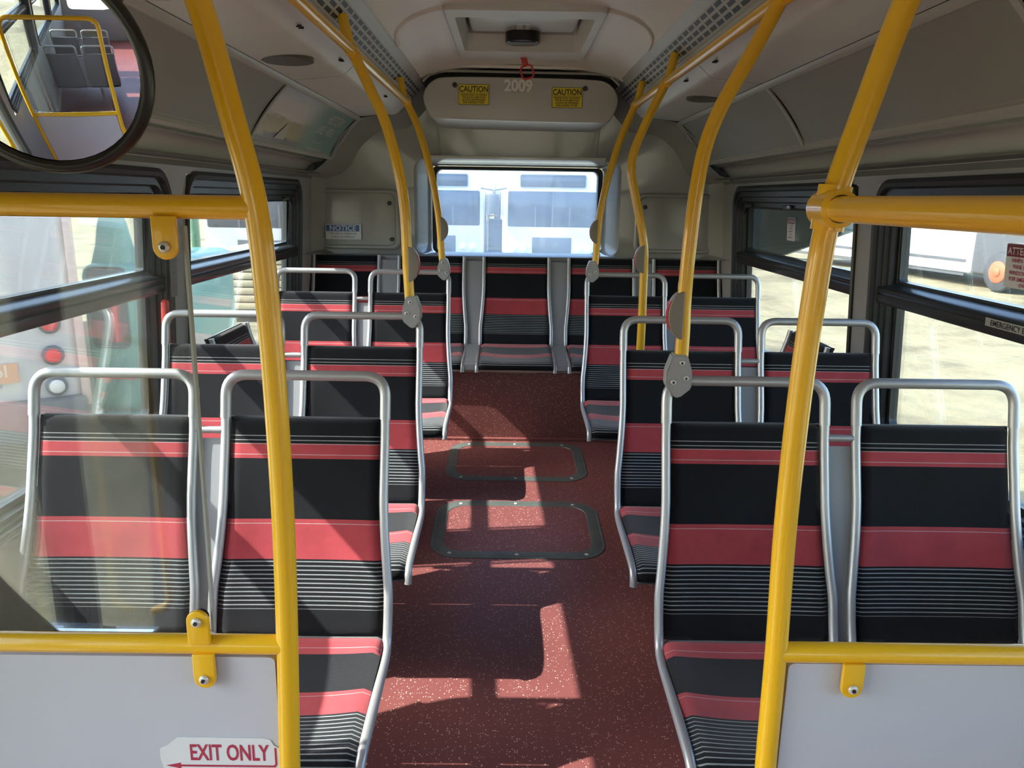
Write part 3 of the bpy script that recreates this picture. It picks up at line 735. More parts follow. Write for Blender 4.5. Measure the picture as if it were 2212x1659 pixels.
prism('red_strip', D2, AXY, -.012, .012, REDL, bt)

# ---------------------------------------------------------------- seats
WT, WL = .1955, .2125
BACK = [(0, 0), (-.010, -.045), (-.042, -.150), (-.072, -.250), (-.097, -.335), (-.120, -.405), (-.138, -.465), (-.150, -.505)]     # dy, dz
PAN = [(-.150, -.505), (-.20, -.512), (-.30, -.520), (-.40, -.528), (-.50, -.535), (-.535, -.548), (-.545, -.575)]
def sample(prof, n):
    P = [Vector((0, a, b)) for a, b in prof]; P = smooth_path(P, 6); L = [0]
    for i in range(1, len(P)): L.append(L[-1]+(P[i]-P[i-1]).length)
    out = []
    for k in range(n+1):
        s = L[-1]*k/n
        for i in range(len(L)-1):
            if L[i+1] >= s-1e-9:
                t = (s-L[i])/max(L[i+1]-L[i], 1e-9); p = P[i].lerp(P[i+1], t); d = (P[i+1]-P[i]).normalized(); break
        out.append((p, d, s))
    return out
def pad(name, prof, n, wfun, dish, th, uv0, m, parent, x0=0.0, nx=24, inset=.010, lift=.004, uvscale=1.0):
    S = sample(prof, n); bm = bmesh.new(); uvl = bm.loops.layers.uv.new('UVMap')
    F = []; B = []; tot = S[-1][2]
    for k, (p, d, s) in enumerate(S):
        nrm = Vector((0, d.z, -d.y)).normalized()         # toward the sitter / upwards
        if nrm.y > 0 and abs(nrm.y) > abs(nrm.z): nrm = -nrm
        if nrm.z < 0 and abs(nrm.z) >= abs(nrm.y): nrm = -nrm
        w = wfun(s/tot)-inset
        e = min(1, min(s, tot-s)/.012)
        fr = []; bk = []
        for i in range(nx+1):
            u = -1+2*i/nx; au = abs(u)
            edge = (max(0, au-.88)/.12)**2.5
            off = lift-dish(s/tot)*(1-au**2.6) - .012*edge - .008*(1-e)**2
            fr.append(bm.verts.new(Vector((x0+u*w, p.y, p.z))+nrm*off)); bk.append(bm.verts.new(Vector((x0+u*w, p.y, p.z))-nrm*th))
        F.append(fr); B.append(bk)
    def fc(vs, uvs):
        f = bm.faces.new(vs)
        for lp, q in zip(f.loops, uvs): lp[uvl].uv = q
    for k in range(n):
        a, b = uv0+S[k][2]*uvscale, uv0+S[k+1][2]*uvscale
        for i in range(nx):
            fc((F[k][i], F[k][i+1], F[k+1][i+1], F[k+1][i]), ((0, a), (0, a), (0, b), (0, b)))
            fc((B[k][i], B[k+1][i], B[k+1][i+1], B[k][i+1]), ((0, a), (0, b), (0, b), (0, a)))
        for i in (0, nx): fc((F[k][i], F[k+1][i], B[k+1][i], B[k][i]), ((0, a), (0, b), (0, b), (0, a)))
    for k in (0, n):
        a = uv0+S[k][2]*uvscale
        for i in range(nx): fc((F[k][i], F[k][i+1], B[k][i+1], B[k][i]), ((0, a),)*4)
    bmesh.ops.recalc_face_normals(bm, faces=bm.faces)
    return from_bm(name, bm, m, parent, angle=60)
def wback(t): return WT+(WL-WT)*max(0, min(1, (t-.35)/.45))**1.5 if t < 1 else WL
def wflat(t): return WL+.003
def scale_prof(prof, ky, kz, y0=0, z0=0): return [(y0+(a-y0)*ky, z0+(b-z0)*kz) for a, b in prof]
def seat_parts(root, x0, loops=True, kz=1.0, kp=1.0, tubes=(-1, 1)):
    bp = [(a, b*kz) for a, b in BACK]; e = bp[-1]
    pp = [(e[0]+(a-BACK[-1][0])*kp, e[1]+(b-BACK[-1][1])) for a, b in PAN]
    pad('backrest', bp, 44, wback, lambda t: .016*math.sin(PI*min(1, max(0, t))**1.4), .012, 0.0, FAB, root, x0, uvscale=.52/sum((Vector(bp[i+1])-Vector(bp[i])).length for i in range(len(bp)-1)))
    plen = sum((Vector(pp[i+1])-Vector(pp[i])).length for i in range(len(pp)-1))
    pad('seat_cushion', pp, 30, wflat, lambda t: .018*math.sin(PI*min(1, t*.95+.02)), .020, .55, FAB, root, x0, uvscale=.415/plen, lift=.010)
    # shell behind and under
    sp = [(a+.022, b) for a, b in bp[:-1]]
    pad('seat_shell', [(a+.014, b) for a, b in bp]+[], 12, wback, lambda t: .012, .005, 0, SHELL, root, x0, inset=.004)
    pad('seat_pan', [(a, b-.032) for a, b in pp[:-1]], 10, wflat, lambda t: .012, .008, 0, SPACER, root, x0, inset=.004)
    for s in tubes:
        S = sample(bp, 14); tot = S[-1][2]
        pts = [Vector((x0+s*wback(q[2]/tot), q[0].y, q[0].z)) for q in S[:-1]]
        pts = pts+[Vector((x0+s*(WL+.000), e[0]-.012, e[1]-.010)), Vector((x0+s*(WL+.003), e[0]-.06*kp, e[1]-.022)), Vector((x0+s*(WL+.004), e[0]-.18*kp, e[1]-.026)), Vector((x0+s*(WL+.004), e[0]-.30*kp, e[1]-.032)), Vector((x0+s*(WL+.003), e[0]-.375*kp, e[1]-.046)), Vector((x0+s*(WL+.003), e[0]-.392*kp, e[1]-.085))]
        tube('frame_tube', smooth_path(pts, 3), .0112, STEEL, root, 12)
    if loops:
        P = round_path([Vector((x0-WT, 0, 0)), Vector((x0-WT, .024, .103)), Vector((x0+WT, .024, .103)), Vector((x0+WT, 0, 0))], .075, 8)
        tube('grab_loop', P, .0130, STEEL, root, 14)
def spacer(root, xa, xb, kz=1.0, kp=1.0, top=-.035, bar=True, ins=.012):
    bp = [(a, b*kz) for a, b in BACK]; e = bp[-1]
    # panel between tubes following back and pan; wide at top, narrow below
    c = (xa+xb)/2; h = (xb-xa)/2
    S = sample(bp, 20); tot = S[-1][2]
    S2 = sample([(e[0]+(a-BACK[-1][0])*kp, e[1]+(b-BACK[-1][1])) for a, b in PAN], 14)
    bm = bmesh.new(); rows = []
    for q in S:
        if q[0].z > top: continue
        w = max(.012, h-(wback(q[2]/tot)-WT)-.004); rows.append((c, w, q[0].y+.006, q[0].z))
    for q in S2[1:]:
        rows.append((c, max(.012, h-(WL-WT)-.006), q[0].y, q[0].z+.0))
    V = []
    for cx, w, y, z in rows:
        V.append([bm.verts.new((cx-w, y, z)), bm.verts.new((cx+w, y, z)), bm.verts.new((cx+w, y+.010, z-.008)), bm.verts.new((cx-w, y+.010, z-.008))])
    for a, b in zip(V, V[1:]):
        for i in range(4): bm.faces.new((a[i], a[(i+1) % 4], b[(i+1) % 4], b[i]))
    bm.faces.new(V[0]); bm.faces.new(V[-1][::-1]); bmesh.ops.recalc_face_normals(bm, faces=bm.faces)
    from_bm('spacer_panel', bm, SPACER, root)
    if bar: tube('cross_bar', [(xa-.002, -.006, -.030), (xb+.002, -.006, -.030)], .009, STEEL, root, 12)
SX = {'a': -.2355, 'b': .2355}
def double_seat(name='double_seat'):
    root = empty(name)
    for x0 in (-.2345, .2345): seat_parts(root, x0)
    spacer(root, -.039, .039)
    # pedestal and cross beams
    bm = bmesh.new()
    bx(bm, -.42, .42, -.30, -.25, -.585, -.555, 0, .004); bx(bm, -.42, .42, -.48, -.44, -.585, -.560, 0, .004)
    from_bm('cross_beam', bm, SPACER, root)
    return root
def pedestal(root, xs, zf):
    bm = bmesh.new(); s = xs
    prism_bm(bm, [(-.50, -.585), (-.22, -.585), (-.26, -.70), (-.26, zf+.01), (-.20, zf+.01), (-.20, zf), (-.52, zf), (-.52, zf+.01), (-.46, zf+.01), (-.46, -.70)], AXX, s-.016, s+.016)
    bmesh.ops.recalc_face_normals(bm, faces=bm.faces)
    from_bm('pedestal', bm, SPACER, root)
rows = {1: (1.8168, .9142), 2: (2.5663, .9489), 3: (3.8477, .9761)}
names = {1: 'nearest', 2: 'second', 3: 'rearmost'}
looks = {(-1, 1): 'nearest left striped double seat, behind the glass partition, sunlit across',
         (-1, 2): 'second left striped double seat with a yellow pole on its aisle corner',
         (-1, 3): 'rearmost left striped double seat, in front of the rear bench',
         (1, 1): 'nearest right striped double seat behind the partition with the blue-white panel',
         (1, 2): 'second right striped double seat, the one without its own pole',
         (1, 3): 'rearmost right striped double seat, in front of the rear bench'}
ds0 = double_seat(); first = True
cx_pair = .346+.1955+.2345
for (s, r_i), lab in looks.items():
    y, z = rows[r_i]
    o = ds0 if first else copy_tree(ds0); first = False
    o.location = (s*cx_pair, y, z); tag(o, lab, 'bus seat', 'forward-facing double seats')
    o['_s'] = s
    zf = FZ(y-.35)-z
for o in [q for q in list(C.objects) if q.name.startswith('double_seat') and q.type == 'EMPTY']:
    s = o['_s']; del o['_s']; pedestal(o, -s*.16, FZ(o.location.y-.36)-o.location.z)

# side-facing single seats against the walls
def side_seat(s, lab):
    r = tag(empty('side_facing_seat', (s*1.155, 3.03, .918)), lab, 'bus seat', 'side-facing single seats')
    r.rotation_euler = (0, 0, -s*PI/2) if s < 0 else (0, 0, -PI/2)
    r.rotation_euler = (0, 0, PI/2) if s < 0 else (0, 0, -PI/2)
    seat_parts(r, 0, loops=False)
    pedestal(r, 0, FZ(3.1)-.918)
    return r
side_seat(-1, 'single side-facing seat by the left windows, seen end-on past the second row')
side_seat(1, 'single side-facing seat by the right windows, seen end-on past the second row')

# rear bench
rb = tag(empty('rear_bench', (0, 4.672, 1.099)), 'full-width five-place striped rear bench under the back window', 'bench')
kz = 1.0; pitch_ = .511
for i in range(5): seat_parts(rb, (i-2)*pitch_, loops=False, kz=kz, kp=1.0)
for i in range(4):
    c = (i-1.5)*pitch_; spacer(rb, c-(pitch_/2-WT), c+(pitch_/2-WT), kz, 1.0, top=-.012, bar=False)
box('front_rail', -1.2, 1.2, -.535, -.510, -.590, -.560, mat('brushed_edge', (.42, .38, .34), .35, .5), rb, bev=.003)
box('bench_box', -1.2, 1.2, -.49, .04, -.592, -.565, DARKHOLE, rb)

# ---------------------------------------------------------------- partitions
YP = 1.10
def lug(parent, x, z0, up, l, name='bracket'):
    """welded tab: rounded strap below (up=-1) or above (up=1) a rail, with bolt"""
    w = .0175; L_ = .060
    pts = [(x-w, z0)]+[(x+w*math.cos(a), z0+up*(L_-w)+up*w*math.sin(a)) for a in [PI-PI*k/10 for k in range(11)]]+[(x+w, z0)]
    b = prism(name, [(a-l.x, c-l.z) for a, c in pts], AXY, YP-.020-l.y, YP-.012-l.y, YEL, parent, bev=.002)
    zc = z0+up*(L_-w)
    cyl('bolt', Vector((x, YP-.023, zc))-l, (0, 1, 0), .0080, .006, BOLT, b, 16, .002)
    cyl('bolt_recess', Vector((x, YP-.0265, zc))-l, (0, 1, 0), .0034, .003, DARKHOLE, b, 6)
    cyl('spacer_washer', Vector((x, YP-.006, zc))-l, (0, 1, 0), .012, .012, BLKPL, b, 16)
    return b
def partition(s, pole, lab, z1, z2, ploc):
    r = tag(empty('partition', ploc), lab, 'partition'); l = Vector(ploc)
    tube('pole', smooth_path([Vector((s*x, YP, z))-l for x, z in pole], 6), .0172, YEL, r, 20)
    return r, l
def px_at(pole, z):
    for (xa, za), (xb, zb) in zip(pole, pole[1:]):
        if za <= z <= zb: return xa+(xb-xa)*(z-za)/(zb-za)
PLP = [(.408, -.17), (.404, .40), (.402, .533), (.394, .75), (.389, .95), (.389, 1.128), (.392, 1.28), (.401, 1.43), (.426, 1.552), (.460, 1.695), (.50, 1.79), (.545, 1.885)]
PRP = [(.400, -.17), (.398, .40), (.394, .543), (.391, .752), (.385, .95), (.385, 1.139), (.390, 1.30), (.401, 1.441), (.435, 1.58), (.471, 1.71), (.508, 1.80), (.545, 1.885)]
pl, l = partition(-1, PLP, 'left yellow-framed partition with glass above a pinkish white panel', 1.43, .748, (-.408, YP, -.17))
tube('upper_rail', [Vector((-.402, YP, 1.430))-l, Vector((-1.20, YP, 1.430))-l], .0165, YEL, pl, 20)
tube('lower_rail', [Vector((-.394, YP, .748))-l, Vector((-1.24, YP, .748))-l], .0160, YEL, pl, 20)
prism('glass_pane', [(a-l.x, b-l.z) for a, b in rrect(-1.18, -.508, .770, 1.412, .012)], AXY, -.004, .004, GLP, pl)
bm = bmesh.new()
for pa, pb in (((-.5005, 1.404), (-.5075, .772)),):
    prism_bm(bm, [(pa[0]-.0035-l.x, pa[1]-l.z), (pa[0]-l.x, pa[1]-l.z), (pb[0]-l.x, pb[1]-l.z), (pb[0]-.0035-l.x, pb[1]-l.z)], AXY, -.0055, .0045)
bmesh.ops.recalc_face_normals(bm, faces=bm.faces); from_bm('glass_edge', bm, mat('grey_glass_edge', (.34, .37, .35), .3), pl, smooth=False)
prism('lower_panel', [(a-l.x, b-l.z) for a, b in rrect(-1.22, -.414, -.10, .728, .01)], AXY, -.006, .006, WHITEP, pl)
for x, z0, up in ((-.524, 1.418, -1), (-.527, .756, 1), (-.523, .740, -1), (-1.05, 1.418, -1), (-1.05, .756, 1), (-1.05, .740, -1)):
    lug(pl, x, z0, up, l)
prr, l = partition(1, PRP, 'right yellow-framed partition with a pale blue-white lower panel and no glass', 1.44, .745, (.40, YP, -.17))
tube('lower_rail', [Vector((.394, YP, .745))-l, Vector((1.24, YP, .745))-l], .0165, YEL, prr, 20)
prism('lower_panel', [(a-l.x, b-l.z) for a, b in rrect(.412, 1.22, -.10, .728, .01)], AXY, -.006, .006, WHITEP, prr)
for x in (.512, 1.05): lug(prr, x, .735, -1, l)
t = tube('grab_rail', round_path([Vector((.392, YP-.01, 1.441))-l, Vector((.388, -1.20, 1.441))-l, Vector((.388, -1.34, 1.30))-l, Vector((.388, -1.34, -.34))-l], .1), .0170, YEL, prr, 20)
sv = tube('clamp_sleeve', [Vector((.402, YP+.022, 1.441))-l, Vector((.402, YP+.022, 1.441))-l, Vector((.394, YP-.048, 1.441))-l, Vector((.394, YP-.050, 1.441))-l], [.018, .0268, .0252, .0175], YEL, prr, 24)
tube('sleeve_gap', [Vector((.394, YP-.0500, 1.441))-l, Vector((.394, YP-.0515, 1.441))-l], .0186, DARKHOLE, prr, 24)
tube('clamp_band', [Vector((.3985, YP, 1.411))-l, Vector((.3985, YP, 1.411))-l, Vector((.4045, YP, 1.472))-l, Vector((.4045, YP, 1.472))-l], [.0195, .0228, .0228, .0195], YEL, prr, 24)
cyl('bolt', Vector((.388, YP-.0235, 1.441))-l, (-.6, -1, 0), .006, .006, BOLT, prr, 12)

# exit sticker on the left panel
es = tag(empty('exit_sticker', (-.50, YP-.0065, .555)), 'torn white exit only sticker with a red arrow on the left panel', 'sticker')
SH = [(-.112, .002), (-.100, .008), (-.082, .024), (-.07, .0245), (.060, .0240), (.070, .021), (.076, .010), (.085, .005), (.085, -.05), (-.108, -.05), (-.110, -.03), (-.113, -.015)]
prism('sticker_sheet', SH, AXY, -.0012, 0, STKW, es)
text('wording', 'EXIT ONLY', .0425, lambda a, b: Vector((a-.064, -.0018, b-.018)), PINKI, es, bold=.0008, sx=.61)
bm = bmesh.new()
tubepts = [(.076, .004), (.080, .004), (.080, -.022), (.076, -.030), (-.084, -.030), (-.084, -.024), (-.104, -.0285), (-.084, -.0335), (-.084, -.0315+.0005), (.076, -.0325), (.0825, -.022)]
prism('arrow', [(.0765, .006), (.0795, .006), (.0795, -.024), (.0745, -.0305), (-.084, -.0280), (-.084, -.0325), (-.084, -.0305+.0002), (.0735, -.0330-.0), (.0765-.003, -.0305), (.0765, -.0275)][:3]+[(.0795, -.026), (.0765, -.0312), (-.080, -.0312), (-.080, -.0278), (.0740, -.0278), (.0765, -.025)], AXY, -.0018, -.0011, PINKI, es)
prism('arrow_head', [(-.104, -.0295), (-.080, -.0240), (-.080, -.0350)], AXY, -.0018, -.0011, PINKI, es)

# ---------------------------------------------------------------- convex mirror
mr_c = Vector((-.562, .90, 1.581)); RM = .1135
mi = tag(empty('convex_mirror', mr_c), 'round convex mirror with a thick black rim, upper left', 'mirror')
nrm = Vector((.144, -.956, -.254)).normalized(); q = Vector((0, 0, 1)).rotation_difference(nrm); Q = q.to_matrix().to_4x4()
bm = bmesh.new(); RC = .80; rings = []
for k in range(15):
    rr = (RM-.010)*k/14; z = math.sqrt(RC*RC-rr*rr)-math.sqrt(RC*RC-(RM-.010)**2)
    rings.append([bm.verts.new(Q @ Vector((rr*math.cos(a), rr*math.sin(a), z))) for a in [2*PI*i/48 for i in range(48)]] if k else [bm.verts.new(Q @ Vector((0, 0, z)))])
for i in range(48): bm.faces.new((rings[0][0], rings[1][i], rings[1][(i+1) % 48]))
for a, b in zip(rings[1:], rings[2:]):
    for i in range(48): bm.faces.new((a[i], b[i], b[(i+1) % 48], a[(i+1) % 48]))
bmesh.ops.recalc_face_normals(bm, faces=bm.faces); from_bm('mirror_face', bm, MIRR, mi, angle=180)
bm = bmesh.new(); prof = [(RM-.012, .002), (RM-.008, .007), (RM-.001, .006), (RM+.003, -.002), (RM, -.012), (RM-.02, -.022), (.02, -.030)]
loft(bm, [[Q @ Vector((r*math.cos(a), r*math.sin(a), z)) for a in [2*PI*i/48 for i in range(48)]] for r, z in prof])
bmesh.ops.recalc_face_normals(bm, faces=bm.faces); from_bm('rim', bm, BLKPL, mi, angle=60)
tube('arm', smooth_path([Q @ Vector((0, 0, -.02)), Vector((.03, .07, .05)), Vector((.055, .13, .16)), Vector((.03, .19, .235))], 6), .010, BLKPL, mi)
box('mount', .028, .075, .15, .185, .108, .128, RAILM, mi, bev=.004)

# ---------------------------------------------------------------- floor hatches
def ground_frame(yc):
    a = math.atan(.0463); return Matrix.Translation((0, yc, FZ(yc))) @ Matrix.Rotation(a, 4, 'X')
for i, (y0, y1, lab) in enumerate(((3.562, 4.092, 'rear grey-ringed floor hatch just before the red riser'), (2.797, 3.328, 'nearer grey-ringed floor hatch in the aisle between seat rows'))):
    yc = (y0+y1)/2; h = (y1-y0)/2
    r = tag(empty('floor_hatch', (0, yc, FZ(yc))), lab, 'floor hatch', 'oval floor hatches in the aisle'); r.rotation_euler = (math.atan(.0463), 0, 0)
    bm = bmesh.new(); cs = []
    for d, z in ((0, 0), (0, .0025), (.006, .0035), (.009, .0025), (.012, .0035), (.052, .0035), (.054, .001)):
        cs.append([Vector((x+.005, y, z)) for x, y in rrect(-.360+d, .360-d, -h+d, h-d, max(.02, .125-d*.8), 10)])
    loft(bm, cs); bmesh.ops.recalc_face_normals(bm, faces=bm.faces); from_bm('hatch_ring', bm, HATCHR, r)
    bm = bmesh.new(); vs = [bm.verts.new((x+.005, y, .0015)) for x, y in rrect(-.310, .310, -h+.05, h-.05, .085, 10)]; bm.faces.new(vs); from_bm('hatch_lid', bm, FLOOR, r, smooth=False)
    for x, y in ((-.27, -h+.035), (0, -h+.028), (.28, -h+.035), (-.25, h-.035), (0, h-.028), (.26, h-.035)):
        cyl('screw', (x, y, .004), (0, 0, 1), .0085, .003, BOLT, r, 12, .001)

# ---------------------------------------------------------------- stickers and handle on walls and windows
nz = tag(empty('notice_sticker', (-1.158, 4.7435, 1.276)), 'blue and white notice sticker on the left rear wall panel', 'sticker')
prism('sticker_sheet', rrect(0, .215, -.090, 0, .003), AXY, -.001, 0, STKW, nz)
prism('blue_band', [(.004, -.042), (.204, -.042), (.204, -.004), (.004, -.004)], AXY, -.0016, -.0009, BLUES, nz)
text('heading', 'NOTICE', .044, lambda a, b: Vector((.104+a, -.0022, -.038+b)), WHT, nz, 'CENTER', bold=.0007, sx=1.0)
text('wording', 'This bus is subject to', .0195, lambda a, b: Vector((.104+a, -.0022, -.060+b)), GREYI, nz, 'CENTER', bold=.0003)
text('wording', 'police surveillance', .0195, lambda a, b: Vector((.104+a, -.0022, -.080+b)), GREYI, nz, 'CENTER', bold=.0003)
def wall_sticker(name, s, y0, z1, w, h, lab, lines, m=STKW, off=.060, band=None):
    """reads from inside; right wall: text runs toward the viewer (-Y)"""
    c = Vector((s*WX(z1, off), y0, z1)); r = tag(empty(name, c), lab, 'sticker')
    def mp(a, b, d): z = z1+b; return Vector((s*WX(z, off-d), y0-s*a, z))-c
    bm = bmesh.new()
    A = [bm.verts.new(mp(a, b, .0015)) for a, b in rrect(0, w, -h, 0, min(w, h)*.06)]; B = [bm.verts.new(mp(a, b, 0)) for a, b in rrect(0, w, -h, 0, min(w, h)*.06)]
    bm.faces.new(A); bm.faces.new(B[::-1])
    for i in range(len(A)): bm.faces.new((A[i], A[(i+1) % len(A)], B[(i+1) % len(A)], B[i]))
    bmesh.ops.recalc_face_normals(bm, faces=bm.faces); from_bm('sticker_sheet', bm, m, r, smooth=False)
    if band:
        bm = bmesh.new(); bm.faces.new([bm.verts.new(mp(a, b, .002)) for a, b in ((.002, -band), (w-.002, -band), (w-.002, -.002), (.002, -.002))]); from_bm('red_band', bm, mat('maroon_band', (.22, .02, .035), .4), r, smooth=False)
    for tx, sz, x, z, mm in lines:
        text('wording', tx, sz, (lambda a, b, x=x, z=z: mp(x+a, z+b, .0028)), mm, r, 'CENTER', bold=sz*.012)
    return r
wall_sticker('instruction_sticker', 1, 2.060, 1.352, .16, .115, 'large maroon and white attention sticker on the near right upper window', [('ATTENTION', .026, .080, -.028, WHT), ('WHEN PULLING', .015, .08, -.048, PINKI), ('PANE DOWN', .015, .08, -.064, PINKI), ('WINDOW OPENS', .015, .08, -.080, PINKI), ('FOR EMERGENCY', .015, .08, -.096, PINKI), ('ONLY', .013, .08, -.110, PINKI)], band=.034)
wall_sticker('instruction_sticker', 1, 3.72, 1.375, .10, .105, 'small warning sticker on the rear right upper window', [('CAUTION', .018, .05, -.022, WHT), ('PULL LEVER', .011, .05, -.038, PINKI), ('TO OPEN', .011, .05, -.052, PINKI), ('WINDOW', .011, .05, -.066, PINKI), ('IN AN', .011, .05, -.080, PINKI), ('EMERGENCY', .011, .05, -.094, PINKI)], band=.027)
wall_sticker('emergency_decal', 1, 2.03, 1.158, .22, .022, 'narrow grey emergency exit decal on the near right window transom', [('EMERGENCY EXIT', .0215, .11, -.0185, BLKI)], mat('silver_decal', (.36, .37, .36), .5), off=.0030)
wall_sticker('instruction_sticker', -1, 2.655, 1.255, .05, .16, 'faded upright instruction sticker on the left window post', [('WINDOW', .010, .025, -.03, GREYI), ('PULL', .010, .025, -.05, GREYI), ('RED', .010, .025, -.07, GREYI), ('HANDLE', .010, .025, -.09, GREYI), ('PUSH OUT', .009, .025, -.11, GREYI)], mat('dim_sticker', (.16, .15, .15), .5), off=-.016)
rhd = tag(empty('release_handle', (-WX(1.0, .0), 2.60, 1.0)), 'red emergency release handle on the left window post', 'handle')
l = Vector(rhd.location)
prism('lever', [(2.585, 1.088), (2.600, 1.096), (2.612, 1.085), (2.612, 1.02), (2.618, .97), (2.618, .935), (2.600, .935), (2.590, .985), (2.585, 1.02)], lambda a, b, d: Vector((-WX(b)+d, a, b))-l, .010, .028, REDP, rhd, bev=.003)

# ---------------------------------------------------------------- front partition and seats behind the viewer (seen in the mirror)
YQ = -.75; zf = -.35
fp = tag(empty('partition', (-.55, YQ, zf)), 'front door partition with glass over white panel, seen in the mirror', 'partition'); l = Vector(fp.location)
tube('frame_tube', [Vector(p)-l for p in round_path([(-1.16, YQ, zf), (-1.16, YQ, 1.30), (-.48, YQ, 1.30), (-.48, YQ, zf)], .08)], .0165, YEL, fp)
tube('lower_rail', [Vector((-1.16, YQ, .56))-l, Vector((-.48, YQ, .56))-l], .0165, YEL, fp)
prism('glass_pane', [(a-l.x, b-l.z) for a, b in rrect(-1.13, -.51, .585, 1.275, .02)], AXY, -.004, .004, GLP, fp)
prism('lower_panel', [(a-l.x, b-l.z) for a, b in rrect(-1.14, -.50, -.30, .54, .02)], AXY, -.006, .006, WHITEP, fp)
for y in (-2.3, -3.1):
    o = copy_tree(ds0); o.location = (-cx_pair, y, zf+.90); tag(o, 'striped double seat in the front of the bus behind the viewer', 'bus seat', 'front seats behind the viewer')
# front bulkhead with windscreen opening
bm = bmesh.new()
co = [Vector((p[0], -6.1, p[1])) for p in (ray_poly([(-1.32, -.55), (1.32, -.55), (1.32, 2.34), (-1.32, 2.34)], (0, 1.1), a) for a in angs)]
ci = [Vector((p[0], -6.1, p[1])) for p in (ray_poly(rrect(-1.1, 1.1, .45, 1.9, .1), (0, 1.1), a) for a in angs)]
loft(bm, [co, ci]); struct(from_bm('wall_front', bm, WALLM))

# ---------------------------------------------------------------- outside
GZ = -.73
bm = bmesh.new(); n = 80
for i in range(n+1):
    for j in range(n+1):
        x = -80+160*i/n; y = -60+160*j/n
        bm.verts.new((x, y, GZ+.06*math.sin(x*.31+y*.17)+.05*math.sin(y*.43-x*.2)-.05))
bm.verts.ensure_lookup_table()
for i in range(n):
    for j in range(n): bm.faces.new((bm.verts[i*(n+1)+j], bm.verts[(i+1)*(n+1)+j], bm.verts[(i+1)*(n+1)+j+1], bm.verts[i*(n+1)+j+1]))
g = from_bm('ground', bm, SAND); g['kind'] = 'structure'
BW = mat('white_bus_paint', (.72, .73, .75), .3, coat=.3); BWIN = mat('dark_bus_glass', (.05, .065, .09), .08); TIRE = mat('tyre', (.06, .065, .07), .7)
RIMO = mat('orange_rim', (.70, .14, .06), .5); RIMW = mat('pale_rim', (.6, .6, .6), .4); LAMP = mat('pale_lamp', (.8, .75, .7), .3); CHAR = mat('charcoal_trim', (.10, .11, .12), .5)
def wheel(parent, c, ax, rim=RIMW, R=.50):
    w = cyl('tyre', c, ax, R, .28, TIRE, parent, 36, .04)
    cyl('rim', Vector(c)+Vector(ax)*.145*(1), ax, R*.56, .03, rim, w, 28, .008)
    cyl('hub', Vector(c)+Vector(ax)*.165, ax, R*.22, .06, rim, w, 20, .01)
def parked_bus(loc, rz, lab, L=10.5, paint=BW, front=True, rimr=RIMW, group='parked buses outside', skirt=True):
    """front face at local y=0 looking toward -Y, body extends to +Y"""
    r = tag(empty('parked_bus', loc, rz), lab, 'bus', group)
    box('body', -1.27, 1.27, 0, L, .32, 2.92, paint, r, bev=.12, seg=4)
    box('windscreen', -1.17, 1.17, -.025, .05, 1.42, 2.34, BWIN, r, bev=.05, seg=3)
    box('windscreen_pillar', -.018, .018, -.032, 0, 1.44, 2.32, CHAR, r)
    box('destination_sign', -.86, .86, -.02, .03, 2.42, 2.76, BWIN, r, bev=.06, seg=3)
    box('grille', -.52, .52, -.02, .03, .66, 1.16, CHAR, r, bev=.02)
    box('bumper', -1.24, 1.24, -.10, .10, .30, .62, CHAR, r, bev=.04)
    for s in (-1, 1):
        for dx in (.72, .98): cyl('headlamp', (s*dx, -.01, .86), (0, 1, 0), .09, .05, LAMP, r, 16, .01)
        box('mirror', s*1.52-.12, s*1.52+.12, -.16, -.02, 1.75, 2.25, CHAR, r, bev=.03)
        tube('mirror_arm', [(s*1.2, -.02, 2.4), (s*1.52, -.08, 2.35), (s*1.52, -.08, 2.2)], .02, CHAR, r, 8)
        for i in range(6):
            box('side_window', s*1.25-.03, s*1.25+.03, 1.5+i*1.45, 2.8+i*1.45, 1.45, 2.35, BWIN, r, bev=.02)
        for y in (2.3, L-2.6): wheel(r, (s*1.12, y, .50), (s, 0, 0), rimr)
        box('wiper', s*.45-.02, s*.45+.02, -.04, -.02, 1.44, 1.95, CHAR, r)
    for i in range(5): box('marker_lamp', -.42+i*.2, -.36+i*.2, .02, .10, 2.90, 2.95, LAMP, r)
    return r
parked_bus((1.08, 20.6, GZ), 0.0, 'white bus facing the rear window, framed on the right of the glass')
parked_bus((-2.0, 21.0, GZ), 0.0, 'white bus facing the rear window, cut off by its left edge')
pole = tag(empty('light_pole', (-.42, 24.5, GZ)), 'tall pale post between the two buses behind the rear window', 'post')
tube('shaft', [(0, 0, 0), (0, 0, 7)], .10, mat('pale_post', (.75, .77, .75), .4), pole)
# right side: long white bus side-on with orange front wheel, another farther off
rb2 = tag(empty('parked_bus', (12.75, 18.0, GZ), .17), 'long white bus with an orange wheel rim outside the near right window', 'bus', 'parked buses outside')
box('body', 0, 2.5, 2.75, 13.5, .36, 2.95, BW, rb2, bev=.10, seg=3)
box('cab_body', .05, 2.5, -.6, 2.80, .36, 2.8, CHAR, rb2, bev=.10, seg=3)
box('side_trim', -.02, .03, 2.9, 13.3, .66, .74, CHAR, rb2); box('skirt', -.015, .04, 2.9, 13.3, .30, .36, CHAR, rb2)
wheel(rb2, (.12, 1.75, .50), (-1, 0, 0), RIMO, .50)
cyl('side_lamp', (.02, .9, 1.05), (1, 0, 0), .05, .03, mat('amber', (.8, .3, .1), .4), rb2)
for i in range(5): box('side_window', -.02, .04, 3.4+i*1.9, 5.0+i*1.9, 1.5, 2.4, BWIN, rb2, bev=.02)
parked_bus((18.5, 36.0, GZ), .25, 'distant white bus outside the rear right window')
